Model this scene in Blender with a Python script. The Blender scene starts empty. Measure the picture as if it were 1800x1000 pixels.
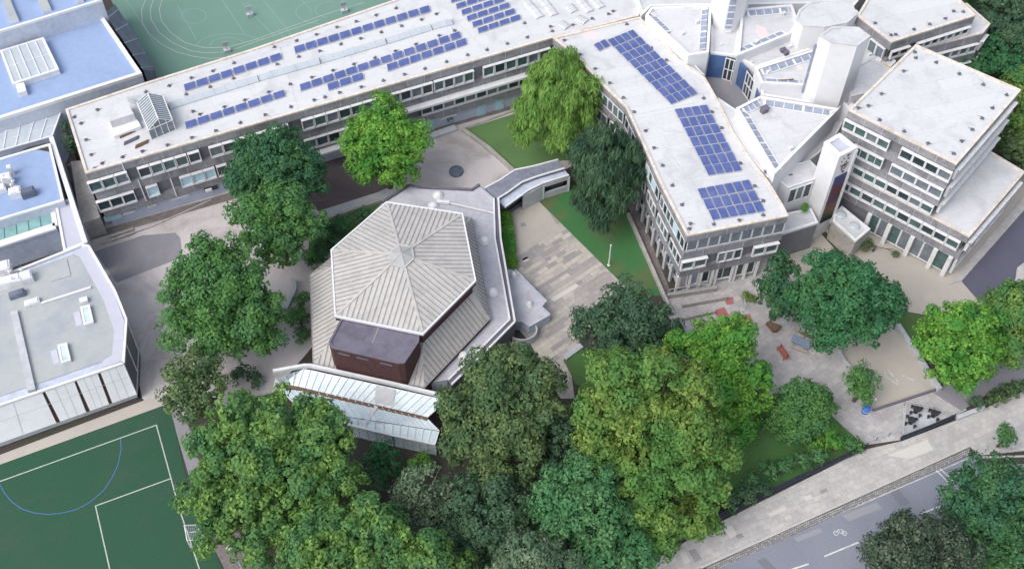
import bpy, math, random
import numpy as np
from mathutils import Vector
random.seed(7); rng = np.random.default_rng(11)
S = bpy.context.scene; COL = S.collection
R = math.radians
# ------------------------------------------------------------------ camera, sky, sun, exposure
CAM_H, PITCH, FOC = 115.0, R(53.5), 2000.0          # photo units: 1800 x 1000 pixels
cam = bpy.data.objects.new('camera', bpy.data.cameras.new('camera')); COL.objects.link(cam)
cam.location = (0, 0, CAM_H); cam.rotation_euler = (R(90) - PITCH, 0, 0)
cam.data.sensor_fit = 'HORIZONTAL'; cam.data.sensor_width = 36; cam.data.lens = FOC / 1800 * 36
cam.data.clip_start = 1; cam.data.clip_end = 3000
S.camera = cam
SUN_EL, SUN_AZ = R(50), R(-128)                      # azimuth from +Y towards +X: light from the left
world = bpy.data.worlds.new('World'); S.world = world; world.use_nodes = True
nt = world.node_tree; sky = nt.nodes.new('ShaderNodeTexSky'); sky.sky_type = 'NISHITA'
sky.sun_disc = False; sky.sun_elevation = SUN_EL; sky.sun_rotation = SUN_AZ
sky.dust_density = 3.0; sky.ozone_density = 1.0
hs = nt.nodes.new('ShaderNodeHueSaturation'); hs.inputs['Saturation'].default_value = 0.45   # thin overcast
nt.links.new(sky.outputs[0], hs.inputs['Color']); nt.links.new(hs.outputs[0], nt.nodes['Background'].inputs[0])
nt.nodes['Background'].inputs[1].default_value = 0.15
sun = bpy.data.objects.new('sun', bpy.data.lights.new('sun', 'SUN')); COL.objects.link(sun)
sun.data.energy = 0.7; sun.data.angle = R(40); sun.data.color = (1, 0.95, 0.88)
sd = Vector((math.sin(SUN_AZ) * math.cos(SUN_EL), math.cos(SUN_AZ) * math.cos(SUN_EL), math.sin(SUN_EL)))
sun.rotation_euler = (-sd).to_track_quat('-Z', 'Y').to_euler(); sun.location = (-60, 120, 90)
S.view_settings.view_transform = 'Standard'; S.view_settings.look = 'None'
S.view_settings.exposure = 0.88; S.view_settings.gamma = 1

# ------------------------------------------------------------------ measuring: photo position + real height -> world
_f = np.array([0, math.cos(PITCH), -math.sin(PITCH)]); _r = np.array([1., 0, 0]); _u = np.cross(_r, _f)
def U(x, y, z=0.0):
    d = ((x - 900) * _r - (y - 500) * _u) / FOC + _f
    t = (z - CAM_H) / d[2]
    return (float(d[0] * t), float(d[1] * t))
def U3(x, y, z=0.0): return (*U(x, y, z), z)
def PX(q):
    v = np.array(q) - np.array([0, 0, CAM_H]); k = v @ _f
    return 900 + FOC * (v @ _r) / k, 500 - FOC * (v @ _u) / k
def MPP(x, y, z=0):                                   # metres per photo pixel there
    p = np.array(U3(x, y, z)) - np.array([0, 0, CAM_H]); return float(np.linalg.norm(p)) / FOC
def UP(pts, z): return [U(x, y, z) for x, y in pts]

# ------------------------------------------------------------------ materials
def mat(name, col, rough=0.85, var=0.12, scale=3.0, col2=None, scale2=0.25, mix2=0.5, metal=0.0, spec=0.3, bump=0.0, thresh=(0.45, 0.65)):
    m = bpy.data.materials.new(name); m.use_nodes = True; t = m.node_tree; N = t.nodes; L = t.links
    b = N['Principled BSDF']; b.inputs['Roughness'].default_value = rough; b.inputs['Metallic'].default_value = metal
    b.inputs['Specular IOR Level'].default_value = spec
    tc = N.new('ShaderNodeTexCoord'); geo = N.new('ShaderNodeNewGeometry')
    n1 = N.new('ShaderNodeTexNoise'); n1.inputs['Scale'].default_value = scale; n1.inputs['Detail'].default_value = 6; n1.inputs['Roughness'].default_value = 0.7
    L.new(geo.outputs['Position'], n1.inputs['Vector'])
    r1 = N.new('ShaderNodeMapRange'); r1.inputs['From Min'].default_value = 0.3; r1.inputs['From Max'].default_value = 0.7
    r1.inputs['To Min'].default_value = 1 - var; r1.inputs['To Max'].default_value = 1 + var
    L.new(n1.outputs['Fac'], r1.inputs['Value'])
    base = N.new('ShaderNodeRGB'); base.outputs[0].default_value = (*col, 1); src = base.outputs[0]
    if col2 is not None:
        n2 = N.new('ShaderNodeTexNoise'); n2.inputs['Scale'].default_value = scale2; n2.inputs['Detail'].default_value = 5; n2.inputs['Roughness'].default_value = 0.65
        n2.inputs['Distortion'].default_value = 0.6
        L.new(geo.outputs['Position'], n2.inputs['Vector'])
        r2 = N.new('ShaderNodeMapRange'); r2.inputs['From Min'].default_value = thresh[0]; r2.inputs['From Max'].default_value = thresh[1]
        r2.inputs['To Max'].default_value = mix2; L.new(n2.outputs['Fac'], r2.inputs['Value'])
        mx = N.new('ShaderNodeMixRGB'); mx.inputs['Color2'].default_value = (*col2, 1)
        L.new(r2.outputs[0], mx.inputs['Fac']); L.new(src, mx.inputs['Color1']); src = mx.outputs[0]
    mu = N.new('ShaderNodeMixRGB'); mu.blend_type = 'MULTIPLY'; mu.inputs['Fac'].default_value = 1
    L.new(src, mu.inputs['Color1']); L.new(r1.outputs[0], mu.inputs['Color2']); L.new(mu.outputs[0], b.inputs['Base Color'])
    if bump:
        bp = N.new('ShaderNodeBump'); bp.inputs['Strength'].default_value = bump; bp.inputs['Distance'].default_value = 0.05
        L.new(n1.outputs['Fac'], bp.inputs['Height']); L.new(bp.outputs[0], b.inputs['Normal'])
    return m
def slab(name, c1, c2, mortar, ang, w=0.9, h=0.6, var=0.15, msize=0.02, scale2=0.2, stain=(0.2, 0.19, 0.19), mix2=0.35):
    m = mat(name, c1, 0.9, var, 2.5, stain, scale2, mix2); t = m.node_tree; N = t.nodes; L = t.links
    geo = [n for n in N if n.bl_idname == 'ShaderNodeNewGeometry'][0]
    mp = N.new('ShaderNodeMapping'); mp.inputs['Rotation'].default_value = (0, 0, -ang); L.new(geo.outputs['Position'], mp.inputs['Vector'])
    br = N.new('ShaderNodeTexBrick'); br.inputs['Scale'].default_value = 1; br.inputs['Brick Width'].default_value = w; br.inputs['Row Height'].default_value = h
    br.inputs['Mortar Size'].default_value = msize; br.inputs['Mortar Smooth'].default_value = 0.3; br.offset = 0.37; br.squash = 1.0
    br.inputs['Color1'].default_value = (*c1, 1); br.inputs['Color2'].default_value = (*c2, 1); br.inputs['Mortar'].default_value = (*mortar, 1)
    L.new(mp.outputs[0], br.inputs['Vector'])
    mx = [n for n in N if n.bl_idname == 'ShaderNodeMixRGB' and n.blend_type == 'MIX'][0]
    L.new(br.outputs['Color'], mx.inputs['Color1'])
    return m
LEAF = (1.14, 1.08, 1.2)
def leafmat(name, c1, c2, c3=None, nscale=0.35):
    m = bpy.data.materials.new(name); m.use_nodes = True; t = m.node_tree; N = t.nodes; L = t.links
    b = N['Principled BSDF']; b.inputs['Roughness'].default_value = 0.75; b.inputs['Specular IOR Level'].default_value = 0.12
    geo = N.new('ShaderNodeNewGeometry'); cr = N.new('ShaderNodeValToRGB')
    c1 = tuple(q * .8 for q in c1)
    c1, c2, c3 = [tuple(min(.5, q * g) for q, g in zip(c, LEAF)) if c else c for c in (c1, c2, c3)]
    cr.color_ramp.elements[0].color = (*c1, 1); cr.color_ramp.elements[1].color = (*c2, 1)
    L.new(geo.outputs['Random Per Island'], cr.inputs[0]); src = cr.outputs[0]
    if c3:
        n = N.new('ShaderNodeTexNoise'); n.inputs['Scale'].default_value = nscale; n.inputs['Detail'].default_value = 3; L.new(geo.outputs['Position'], n.inputs['Vector'])
        r = N.new('ShaderNodeMapRange'); r.inputs['From Min'].default_value = 0.42; r.inputs['From Max'].default_value = 0.62; L.new(n.outputs['Fac'], r.inputs['Value'])
        mx = N.new('ShaderNodeMixRGB'); mx.inputs['Color2'].default_value = (*c3, 1); L.new(r.outputs[0], mx.inputs['Fac']); L.new(src, mx.inputs['Color1']); src = mx.outputs[0]
    L.new(src, b.inputs['Base Color'])
    tr = N.new('ShaderNodeBsdfTranslucent'); L.new(src, tr.inputs['Color'])
    ms = N.new('ShaderNodeAddShader')
    L.new(b.outputs[0], ms.inputs[0]); L.new(tr.outputs[0], ms.inputs[1]); L.new(ms.outputs[0], N['Material Output'].inputs['Surface'])
    return m
M = {}
def membrane(name, ang):
    m = slab(name, (0.55, 0.555, 0.57), (0.515, 0.52, 0.535), (0.43, 0.435, 0.455), ang, 9.0, 1.9, 0.06, 0.025, 0.3, (0.31, 0.315, 0.34), 0.6)
    t = m.node_tree; n = [q for q in t.nodes if q.bl_idname == 'ShaderNodeMapRange']
    for q in n:
        if abs(q.inputs['To Max'].default_value - 0.6) < 1e-4: q.inputs['From Min'].default_value = 0.5; q.inputs['From Max'].default_value = 0.78
    return m
M['roof'] = membrane('white roof membrane', 0.27)
M['rooffresh'] = mat('white painted wall', (0.66, 0.665, 0.685), 0.7, 0.04, 0.8, (0.53, 0.545, 0.58), 0.3, 0.45, thresh=(0.5, 0.75))
M['white'] = mat('white paint', (0.68, 0.685, 0.70), 0.5, 0.05, 2, (0.54, 0.545, 0.56), 0.7, 0.5)
M['clad'] = mat('white cladding panel', (0.80, 0.81, 0.84), 0.5, 0.04, 1.5, (0.68, 0.69, 0.73), 0.5, 0.4)
M['coping'] = mat('weathered coping', (0.62, 0.57, 0.52), 0.8, 0.2, 3, (0.45, 0.36, 0.28), 0.8, 0.6)
M['pebble'] = mat('pebbledash concrete', (0.26, 0.26, 0.28), 0.95, 0.28, 5, (0.15, 0.15, 0.165), 0.45, 0.85, bump=0.3)
M['core'] = mat('recessed grey panel', (0.18, 0.185, 0.205), 0.7, 0.15, 1.5)
M['joint'] = mat('pale panel joint', (0.45, 0.46, 0.5), 0.8, 0.2, 3)
M['lilac'] = mat('pale blue render', (0.46, 0.50, 0.62), 0.85, 0.08, 1, (0.40, 0.43, 0.53), 0.4, 0.6)
M['glassdark'] = mat('dark window glass', (0.03, 0.05, 0.06), 0.12, 0.3, 0.8, spec=0.5)
M['glassteal'] = mat('teal window glass', (0.07, 0.125, 0.125), 0.12, 0.35, 0.9, spec=0.5)
M['glassgrey'] = mat('grey tinted glass', (0.15, 0.18, 0.21), 0.2, 0.3, 0.9, spec=0.5)
M['blind'] = mat('pale blue window blind', (0.42, 0.62, 0.72), 0.5, 0.06, 1)
M['paleglass'] = mat('frosted pale glass', (0.50, 0.61, 0.66), 0.25, 0.1, 0.8, (0.36, 0.44, 0.52), 0.35, 0.7, spec=0.5)
M['skyglass'] = mat('rooflight glazing', (0.44, 0.48, 0.52), 0.3, 0.06, 0.8, (0.36, 0.42, 0.48), 0.3, 0.6)
M['striplight'] = mat('blue grey strip glazing', (0.26, 0.295, 0.38), 0.25, 0.25, 1.5, spec=0.5)
M['tealroof'] = mat('teal glass roof', (0.20, 0.36, 0.36), 0.2, 0.12, 0.8, (0.30, 0.48, 0.47), 0.4, 0.6, spec=0.5)
M['solar'] = mat('blue solar cells', (0.07, 0.10, 0.265), 0.3, 0.18, 1.2, (0.12, 0.15, 0.32), 0.5, 0.6, spec=0.5)
M['alu'] = mat('aluminium rail', (0.55, 0.56, 0.58), 0.4, 0.1, 4, metal=0.3)
M['blueroof'] = mat('pale blue roof coating', (0.26, 0.345, 0.53), 0.75, 0.06, 1.2, (0.20, 0.27, 0.43), 0.16, 0.45, thresh=(0.48, 0.72))
M['bluewall'] = mat('grey blue cladding', (0.46, 0.505, 0.59), 0.7, 0.12, 2, (0.34, 0.38, 0.47), 0.4, 0.6)
M['slate'] = mat('dark slate sheet', (0.11, 0.13, 0.18), 0.6, 0.25, 2, (0.2, 0.22, 0.28), 0.5, 0.5)
M['bluedoor'] = mat('deep blue panel', (0.07, 0.13, 0.28), 0.6, 0.15, 1, (0.04, 0.07, 0.15), 0.35, 0.8)
M['greyroof'] = mat('grey green roof felt', (0.36, 0.385, 0.385), 0.85, 0.05, 1.5, (0.29, 0.315, 0.36), 0.2, 0.7)
M['lilacroof'] = mat('lilac grey roof', (0.45, 0.455, 0.53), 0.8, 0.05, 1)
M['podium'] = mat('podium asphalt roof', (0.44, 0.44, 0.485), 0.85, 0.10, 1.6, (0.32, 0.32, 0.36), 0.25, 0.6)
M['metal'] = mat('weathered ribbed roofing', (0.44, 0.425, 0.41), 0.6, 0.10, 1.5, (0.35, 0.335, 0.325), 0.35, 0.7)
M['seam'] = mat('dark seam with rib shade', (0.27, 0.26, 0.255), 0.7, 0.25, 3)  # darker grey puts the shading of the hall roof ribs into their colour
M['maroon'] = mat('maroon brick', (0.085, 0.04, 0.04), 0.8, 0.2, 2, (0.055, 0.03, 0.032), 0.5, 0.6)
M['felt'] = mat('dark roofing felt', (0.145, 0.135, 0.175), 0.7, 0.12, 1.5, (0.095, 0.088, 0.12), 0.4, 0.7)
M['walkroof'] = mat('dark walkway roofing', (0.20, 0.21, 0.26), 0.8, 0.2, 1.5, (0.13, 0.14, 0.18), 0.5, 0.7)
M['paleconc'] = mat('pale concrete', (0.44, 0.46, 0.49), 0.85, 0.1, 2, (0.33, 0.34, 0.36), 0.4, 0.6)
M['stone'] = mat('stone wall', (0.38, 0.36, 0.34), 0.9, 0.2, 3, (0.26, 0.25, 0.24), 0.5, 0.7)
M['asphalt'] = mat('road asphalt', (0.205, 0.22, 0.265), 0.9, 0.12, 6, (0.17, 0.18, 0.22), 0.13, 0.7)
M['darkasphalt'] = mat('dark road asphalt', (0.10, 0.10, 0.14), 0.9, 0.09, 8, (0.085, 0.085, 0.12), 0.2, 0.6)
M['yard'] = mat('school yard asphalt', (0.50, 0.465, 0.47), 0.95, 0.12, 5, (0.34, 0.31, 0.305), 0.17, 0.9)
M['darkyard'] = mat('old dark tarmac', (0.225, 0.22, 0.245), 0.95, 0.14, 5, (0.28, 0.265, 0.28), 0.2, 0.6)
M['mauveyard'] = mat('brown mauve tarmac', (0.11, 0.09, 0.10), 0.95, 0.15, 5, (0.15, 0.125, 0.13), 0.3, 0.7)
M['sand'] = mat('pale bonded gravel', (0.42, 0.385, 0.345), 0.95, 0.06, 7, (0.35, 0.325, 0.30), 0.15, 0.6)
M['grass'] = mat('mown grass', (0.065, 0.16, 0.05), 0.95, 0.2, 6, (0.075, 0.115, 0.04), 0.16, 0.8)
M['drygrass'] = mat('mown grass with worn patches', (0.045, 0.145, 0.05), 0.95, 0.2, 6, (0.11, 0.12, 0.055), 0.14, 0.85, thresh=(0.47, 0.62))
M['turf'] = mat('dark artificial turf', (0.024, 0.08, 0.045), 0.95, 0.16, 7, (0.042, 0.078, 0.054), 0.07, 0.9)
M['court'] = mat('green court surface', (0.135, 0.24, 0.195), 0.9, 0.06, 4, (0.16, 0.27, 0.225), 0.1, 0.7)
M['soil'] = mat('leaf litter soil', (0.06, 0.052, 0.048), 1.0, 0.35, 4, (0.05, 0.06, 0.035), 0.3, 0.7)
M['line'] = mat('white line paint', (0.60, 0.60, 0.58), 0.8, 0.25, 5, (0.3, 0.31, 0.34), 1.2, 0.7)
M['faintline'] = mat('faded line paint', (0.40, 0.42, 0.39), 0.8, 0.2, 4)
M['thinline'] = mat('worn line paint', (0.23, 0.33, 0.29), 0.8, 0.12, 6)
M['bluearc'] = mat('blue line paint', (0.06, 0.14, 0.32), 0.8, 0.12, 6)
M['kerb'] = mat('granite kerb', (0.46, 0.44, 0.43), 0.85, 0.15, 4)
M['rail'] = mat('dark painted iron', (0.03, 0.035, 0.05), 0.6, 0.15, 4)
M['red'] = mat('red paint', (0.40, 0.12, 0.10), 0.6, 0.15, 3)
M['redmat'] = mat('faded red surfacing', (0.36, 0.14, 0.13), 0.9, 0.12, 3)
M['bluepaint'] = mat('blue plastic', (0.05, 0.15, 0.5), 0.5, 0.12, 3)
M['tablegrey'] = mat('blue grey table top', (0.19, 0.25, 0.34), 0.6, 0.2, 3)
M['wood'] = mat('brown timber', (0.17, 0.10, 0.07), 0.85, 0.25, 4)
M['black'] = mat('black rubber', (0.03, 0.03, 0.035), 0.7, 0.2, 3)
M['bark'] = mat('tree bark', (0.10, 0.08, 0.065), 0.95, 0.3, 5)
M['palebark'] = mat('pale birch bark', (0.32, 0.31, 0.28), 0.9, 0.3, 5)
M['plant'] = mat('galvanised plant casing', (0.62, 0.63, 0.66), 0.5, 0.15, 2)
M['gravel'] = mat('brown gravel', (0.15, 0.125, 0.11), 0.95, 0.3, 6)
M['rust'] = mat('pale ochre flashing', (0.55, 0.43, 0.25), 0.8, 0.2, 3)
M['pinkstain'] = mat('pinkish weather stain', (0.66, 0.55, 0.56), 0.8, 0.1, 3)
# ------------------------------------------------------------------ mesh helpers
class MB:
    def __init__(s): s.v = []; s.f = []; s.m = []
    def face(s, pts, m=0):
        n = len(s.v); s.v += [tuple(p) for p in pts]; s.f.append(tuple(range(n, n + len(pts)))); s.m.append(m)
    def prism(s, poly, z0, z1, m=0, top=True, bottom=False, mt=None):
        poly = ccw(poly); n = len(poly); b = len(s.v)
        za = z0 if isinstance(z0, (list, tuple)) else [z0] * n; zb = z1 if isinstance(z1, (list, tuple)) else [z1] * n
        s.v += [(p[0], p[1], z) for p, z in zip(poly, za)] + [(p[0], p[1], z) for p, z in zip(poly, zb)]
        for i in range(n):
            j = (i + 1) % n; s.f.append((b + i, b + j, b + n + j, b + n + i)); s.m.append(m)
        if top: s.f.append(tuple(range(b + n, b + 2 * n))); s.m.append(m if mt is None else mt)
        if bottom: s.f.append(tuple(range(b + n - 1, b - 1, -1))); s.m.append(m)
    def ring(s, outer, inner, z0, z1, m=0):          # flat topped frame between two loops, z0 = foot of the inner face
        outer, inner = ccw(outer), ccw(inner); n = len(outer)
        for i in range(n):
            j = (i + 1) % n; a, b_, c, d = outer[i], outer[j], inner[j], inner[i]
            s.face([(*a, z1), (*b_, z1), (*c, z1), (*d, z1)], m)
            s.face([(*d, z1), (*c, z1), (*c, z0), (*d, z0)], m)
            s.face([(*a, z0), (*b_, z0), (*b_, z1), (*a, z1)], m)
    def box(s, c, size, rz=0, m=0, tilt=None):
        x, y, z = [k / 2 for k in size]; ca, sa = math.cos(rz), math.sin(rz); b = len(s.v)
        for dz in (-z, z):
            for dx, dy in ((-x, -y), (x, -y), (x, y), (-x, y)):
                s.v.append((c[0] + dx * ca - dy * sa, c[1] + dx * sa + dy * ca, c[2] + dz))
        for f in ((0, 3, 2, 1), (4, 5, 6, 7), (0, 1, 5, 4), (1, 2, 6, 5), (2, 3, 7, 6), (3, 0, 4, 7)):
            s.f.append(tuple(b + k for k in f)); s.m.append(m)
    def bar(s, a, b, w, h=None, m=0):                 # square bar between two 3D points
        h = h or w; a, b = Vector(a), Vector(b); d = (b - a)
        if d.length < 1e-6: return
        d.normalize(); up = Vector((0, 0, 1)) if abs(d.z) < 0.95 else Vector((1, 0, 0))
        sx = d.cross(up).normalized() * (w / 2); sy = sx.cross(d).normalized() * (h / 2)
        k = len(s.v)
        for p in (a, b):
            for q in (-sx - sy, sx - sy, sx + sy, -sx + sy): s.v.append(tuple(p + q))
        for f in ((3, 2, 1, 0), (4, 5, 6, 7), (0, 1, 5, 4), (1, 2, 6, 5), (2, 3, 7, 6), (3, 0, 4, 7)):
            s.f.append(tuple(k + q for q in f)); s.m.append(m)
    def tube(s, pts, radii, seg=8, m=0, cap=True):
        k = len(s.v); n = len(pts)
        for i, p in enumerate(pts):
            p = Vector(p); d = Vector(pts[min(i + 1, n - 1)]) - Vector(pts[max(i - 1, 0)]); d.normalize()
            up = Vector((0, 0, 1)) if abs(d.z) < 0.95 else Vector((1, 0, 0))
            sx = d.cross(up).normalized(); sy = sx.cross(d)
            for j in range(seg):
                a = 2 * math.pi * j / seg; s.v.append(tuple(p + (sx * math.cos(a) + sy * math.sin(a)) * radii[i]))
        for i in range(n - 1):
            for j in range(seg):
                q = (j + 1) % seg; s.f.append((k + i * seg + j, k + i * seg + q, k + (i + 1) * seg + q, k + (i + 1) * seg + j)); s.m.append(m)
        if cap:
            s.f.append(tuple(k + (n - 1) * seg + j for j in range(seg))); s.m.append(m)
            s.f.append(tuple(k + j for j in reversed(range(seg)))); s.m.append(m)
    def lathe(s, c, prof, seg=14, m=0):               # prof: (r, z) upwards
        s_ = len(s.v)
        for r, z in prof:
            for j in range(seg):
                a = 2 * math.pi * j / seg; s.v.append((c[0] + r * math.cos(a), c[1] + r * math.sin(a), c[2] + z))
        for i in range(len(prof) - 1):
            for j in range(seg):
                q = (j + 1) % seg; s.f.append((s_ + i * seg + j, s_ + i * seg + q, s_ + (i + 1) * seg + q, s_ + (i + 1) * seg + j)); s.m.append(m)
        s.f.append(tuple(s_ + (len(prof) - 1) * seg + j for j in range(seg))); s.m.append(m)
    def mesh(s, name, mats, org=(0, 0, 0)):
        me = bpy.data.meshes.new(name)
        me.from_pydata([(x - org[0], y - org[1], z - org[2]) for x, y, z in s.v], [], s.f)
        for k in (mats if isinstance(mats, (list, tuple)) else [mats]): me.materials.append(M[k] if isinstance(k, str) else k)
        me.polygons.foreach_set('material_index', s.m); me.update(); return me
    def build(s, name, mats, parent=None, org=None):  # vertices are in world space
        wo = worg(parent) if parent is not None else (org or (0, 0, 0))
        o = bpy.data.objects.new(name, s.mesh(name, mats, wo)); COL.objects.link(o)
        if parent is not None: o.parent = parent
        else: o.location = wo
        return o
def worg(o):
    v = Vector((0, 0, 0))
    while o is not None: v = v + o.location; o = o.parent
    return tuple(v)
def area(p): return sum(p[i][0] * p[(i + 1) % len(p)][1] - p[(i + 1) % len(p)][0] * p[i][1] for i in range(len(p))) / 2
def ccw(p): return list(p) if area(p) > 0 else list(reversed(p))
def inset(poly, d):
    p = ccw(poly); n = len(p); out = []
    L_ = []
    for i in range(n):
        a, b = p[i], p[(i + 1) % n]; dx, dy = b[0] - a[0], b[1] - a[1]; l = math.hypot(dx, dy)
        nx, ny = -dy / l, dx / l; L_.append(((a[0] + nx * d, a[1] + ny * d), (dx / l, dy / l)))
    for i in range(n):
        (p1, d1), (p2, d2) = L_[i - 1], L_[i]; den = d1[0] * d2[1] - d1[1] * d2[0]
        if abs(den) < 1e-3: out.append(p2); continue
        t = ((p2[0] - p1[0]) * d2[1] - (p2[1] - p1[1]) * d2[0]) / den
        out.append((p1[0] + d1[0] * t, p1[1] + d1[1] * t))
    return out
def thing(name, label, cat, loc, group=None):
    o = bpy.data.objects.new(name, None); COL.objects.link(o); o.location = loc; o.empty_display_size = 0.5
    o['label'] = label; o['category'] = cat
    if group: o['group'] = group
    return o
def tag(o, label, cat, group=None):
    o['label'] = label; o['category'] = cat
    if group: o['group'] = group
    return o
def base(pts, z=0.0): return (sum(p[0] for p in pts) / len(pts), sum(p[1] for p in pts) / len(pts), z)
def sheet(name, pxs, z, m, kind='structure', zpx=0.0, thick=0.0):
    b = MB(); P = UP(pxs, zpx or z)
    if thick: b.prism(P, z - thick, z)
    else: b.face([(x, y, z) for x, y in ccw(P)])
    o = b.build(name, m); o['kind'] = kind; return o
def strip(mb, pts, w, z, m=0, closed=False):          # flat ribbon along world xy points
    n = len(pts)
    for i in range(n - (0 if closed else 1)):
        a, c = pts[i], pts[(i + 1) % n]; dx, dy = c[0] - a[0], c[1] - a[1]; l = math.hypot(dx, dy) or 1
        nx, ny = -dy / l * w / 2, dx / l * w / 2; ex, ey = dx / l * w / 2, dy / l * w / 2
        zz = z + 0.0015 * (i % 2)
        mb.face([(a[0] - nx - ex, a[1] - ny - ey, zz), (c[0] - nx + ex, c[1] - ny + ey, zz), (c[0] + nx + ex, c[1] + ny + ey, zz), (a[0] + nx - ex, a[1] + ny - ey, zz)], m)
def lerp(a, b, t): return tuple(x + (y - x) * t for x, y in zip(a, b))
def at_x(A, B, z, px):                                # fraction along wall A-B (world xy) at height z seen at photo column px
    lo, hi = -0.3, 1.3; s = PX((*lerp(A, B, hi), z))[0] > PX((*lerp(A, B, lo), z))[0]
    for _ in range(40):
        mid = (lo + hi) / 2
        if (PX((*lerp(A, B, mid), z))[0] < px) == s: lo = mid
        else: hi = mid
    return (lo + hi) / 2
# ------------------------------------------------------------------ windows (thing > window > pane)
WC = {}
def window_mesh(w, h, style, dep):
    k = (round(w, 1), round(h, 1), style, dep)
    if k not in WC:
        w, h = k[0], k[1]; f = MB(); t = 0.11 if style != 'slim' else 0.06
        tb = 0.28 if style == 'box' else t
        y0, y1 = -dep, 0.05
        for (cx, cz, sx, sz) in ((0, h - t / 2, w, t), (0, tb / 2, w, tb), (-w / 2 + t / 2, (h + tb - t) / 2, t, h - t - tb), (w / 2 - t / 2, (h + tb - t) / 2, t, h - t - tb)):
            f.box((cx, (y0 + y1) / 2, cz), (sx, y1 - y0, sz))
        if style == 'box': f.box((0, y0 / 2 - 0.16, h + 0.05), (w, dep + 0.1, 0.1))
        if w > 1.9: f.box((0, (y0 + y1) / 2 + 0.02, h / 2), (0.07, y1 - y0 - 0.06, h - 2 * t))
        g = MB(); g.face([(-w / 2 + t, -dep * 0.35, tb), (w / 2 - t, -dep * 0.35, tb), (w / 2 - t, -dep * 0.35, h - t), (-w / 2 + t, -dep * 0.35, h - t)])
        WC[k] = (f.mesh('window', ['white']), {g_: g.mesh('pane', [g_]) for g_ in ('glassdark', 'glassteal', 'glassgrey', 'blind', 'striplight', 'bluedoor')})
    return WC[k]
def windows(root, A, B, z0, z1, t0, t1, n, glass=('glassdark', 'glassteal', 'glassteal'), style='box', dep=0.3, off=0.0, gap=0.03):
    d = (B[0] - A[0], B[1] - A[1]); l = math.hypot(*d); d = (d[0] / l, d[1] / l); nrm = (d[1], -d[0])
    W_ = l * (t1 - t0) / n; ro = worg(root)
    for i in range(n):
        p = lerp(A, B, t0 + (t1 - t0) * (i + 0.5) / n)
        fm, gm = window_mesh(W_ - gap, z1 - z0 - 0.04, style, dep)
        o = bpy.data.objects.new('window', fm); COL.objects.link(o); o.parent = root
        o.location = (p[0] + nrm[0] * off - ro[0], p[1] + nrm[1] * off - ro[1], z0 + 0.02 - ro[2]); o.rotation_euler = (0, 0, math.atan2(d[1], d[0]))
        g = bpy.data.objects.new('pane', gm[random.choice(glass)]); COL.objects.link(g); g.parent = o
def wx(root, A, B, z0, z1, x0, x1, n, **k):            # the same, placed by photo columns measured on the facade
    zc = (z0 + z1) / 2; windows(root, A, B, z0, z1, at_x(A, B, zc, x0), at_x(A, B, zc, x1), n, **k)
def walls(root, poly, zt, bands, core=0.45, mats=('pebble', 'core', 'joint'), joints=2.3, z0=0.0, ground=None):
    """concrete storeys: projecting bands round a recessed core; ground = (height, inset, material)"""
    b = MB(); poly = ccw(poly); b.prism(inset(poly, core), z0 if not ground else ground[0], zt - 0.5, 1, top=True, bottom=True)
    for za, zb in bands:
        b.prism(poly, za, zb, 0, top=(zb < zt - 0.01), bottom=True)
        n = len(poly)
        if joints:
            for i in range(n):
                a, c = poly[i], poly[(i + 1) % n]; l = math.hypot(c[0] - a[0], c[1] - a[1]); k = int(l / joints); rz = math.atan2(c[1] - a[1], c[0] - a[0])
                for q in range(1, k): p = lerp(a, c, q / k); b.box((p[0], p[1], (za + zb) / 2), (0.05, 0.05, zb - za - 0.02), rz, 2)
    o = b.build('wall', list(mats), root)
    if ground:
        g = MB(); g.prism(inset(poly, ground[1]), z0, ground[0], 0, top=False); g.build('ground_floor_wall', ground[2], root)
    return o
def flat_roof(root, poly, zt, m='roof', cop='coping', w=0.3, drop=0.18, name='roof'):
    poly = ccw(poly); inn = inset(poly, w)
    b = MB(); b.face([(x, y, zt - drop) for x, y in inn]); b.build(name, m, root)
    c = MB(); c.ring(inset(poly, -0.03), inn, zt - drop - 0.05, zt + 0.004); c.build('parapet', cop, root)
def white_block(root, pxs, z, z0, m='rooffresh', rm='roof', rim=0.35, drop=0.3, name='wall', cop=None):
    P = ccw(UP(pxs, z)); b = MB(); b.prism(P, z0, z - 0.02, 0, top=False); b.build(name, m, root)
    flat_roof(root, P, z, rm, cop or 'white', rim, drop); return P
# ------------------------------------------------------------------ ground, yards, roads
def gang(a, b): p, q = U(*a), U(*b); return math.atan2(q[1] - p[1], q[0] - p[0])
gb = MB(); gb.face([(-900, -500, 0), (900, -500, 0), (900, 1500, 0), (-900, 1500, 0)]); g_ = gb.build('ground', 'soil'); g_['kind'] = 'structure'
A_MAIN = gang((168, 888), (300, 842)); A_PATIO = gang((905, 480), (1000, 420)); A_ROAD = gang((1230, 1000), (1700, 795))
M['patio'] = slab('mixed stone slabs', (0.48, 0.44, 0.385), (0.28, 0.26, 0.26), (0.29, 0.275, 0.265), A_PATIO, 1.5, 0.62, 0.12)
M['flags'] = slab('grey paving flags', (0.46, 0.44, 0.44), (0.37, 0.355, 0.365), (0.31, 0.3, 0.3), A_PATIO, 1.0, 0.75, 0.1)
M['pave'] = slab('pavement flags', (0.47, 0.45, 0.43), (0.39, 0.375, 0.37), (0.33, 0.32, 0.31), A_ROAD, 0.9, 0.62, 0.10, stain=(0.25, 0.245, 0.26))
M['path'] = slab('brown brick path', (0.20, 0.175, 0.165), (0.15, 0.13, 0.13), (0.10, 0.09, 0.09), A_MAIN, 0.8, 0.4, 0.12)
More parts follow.
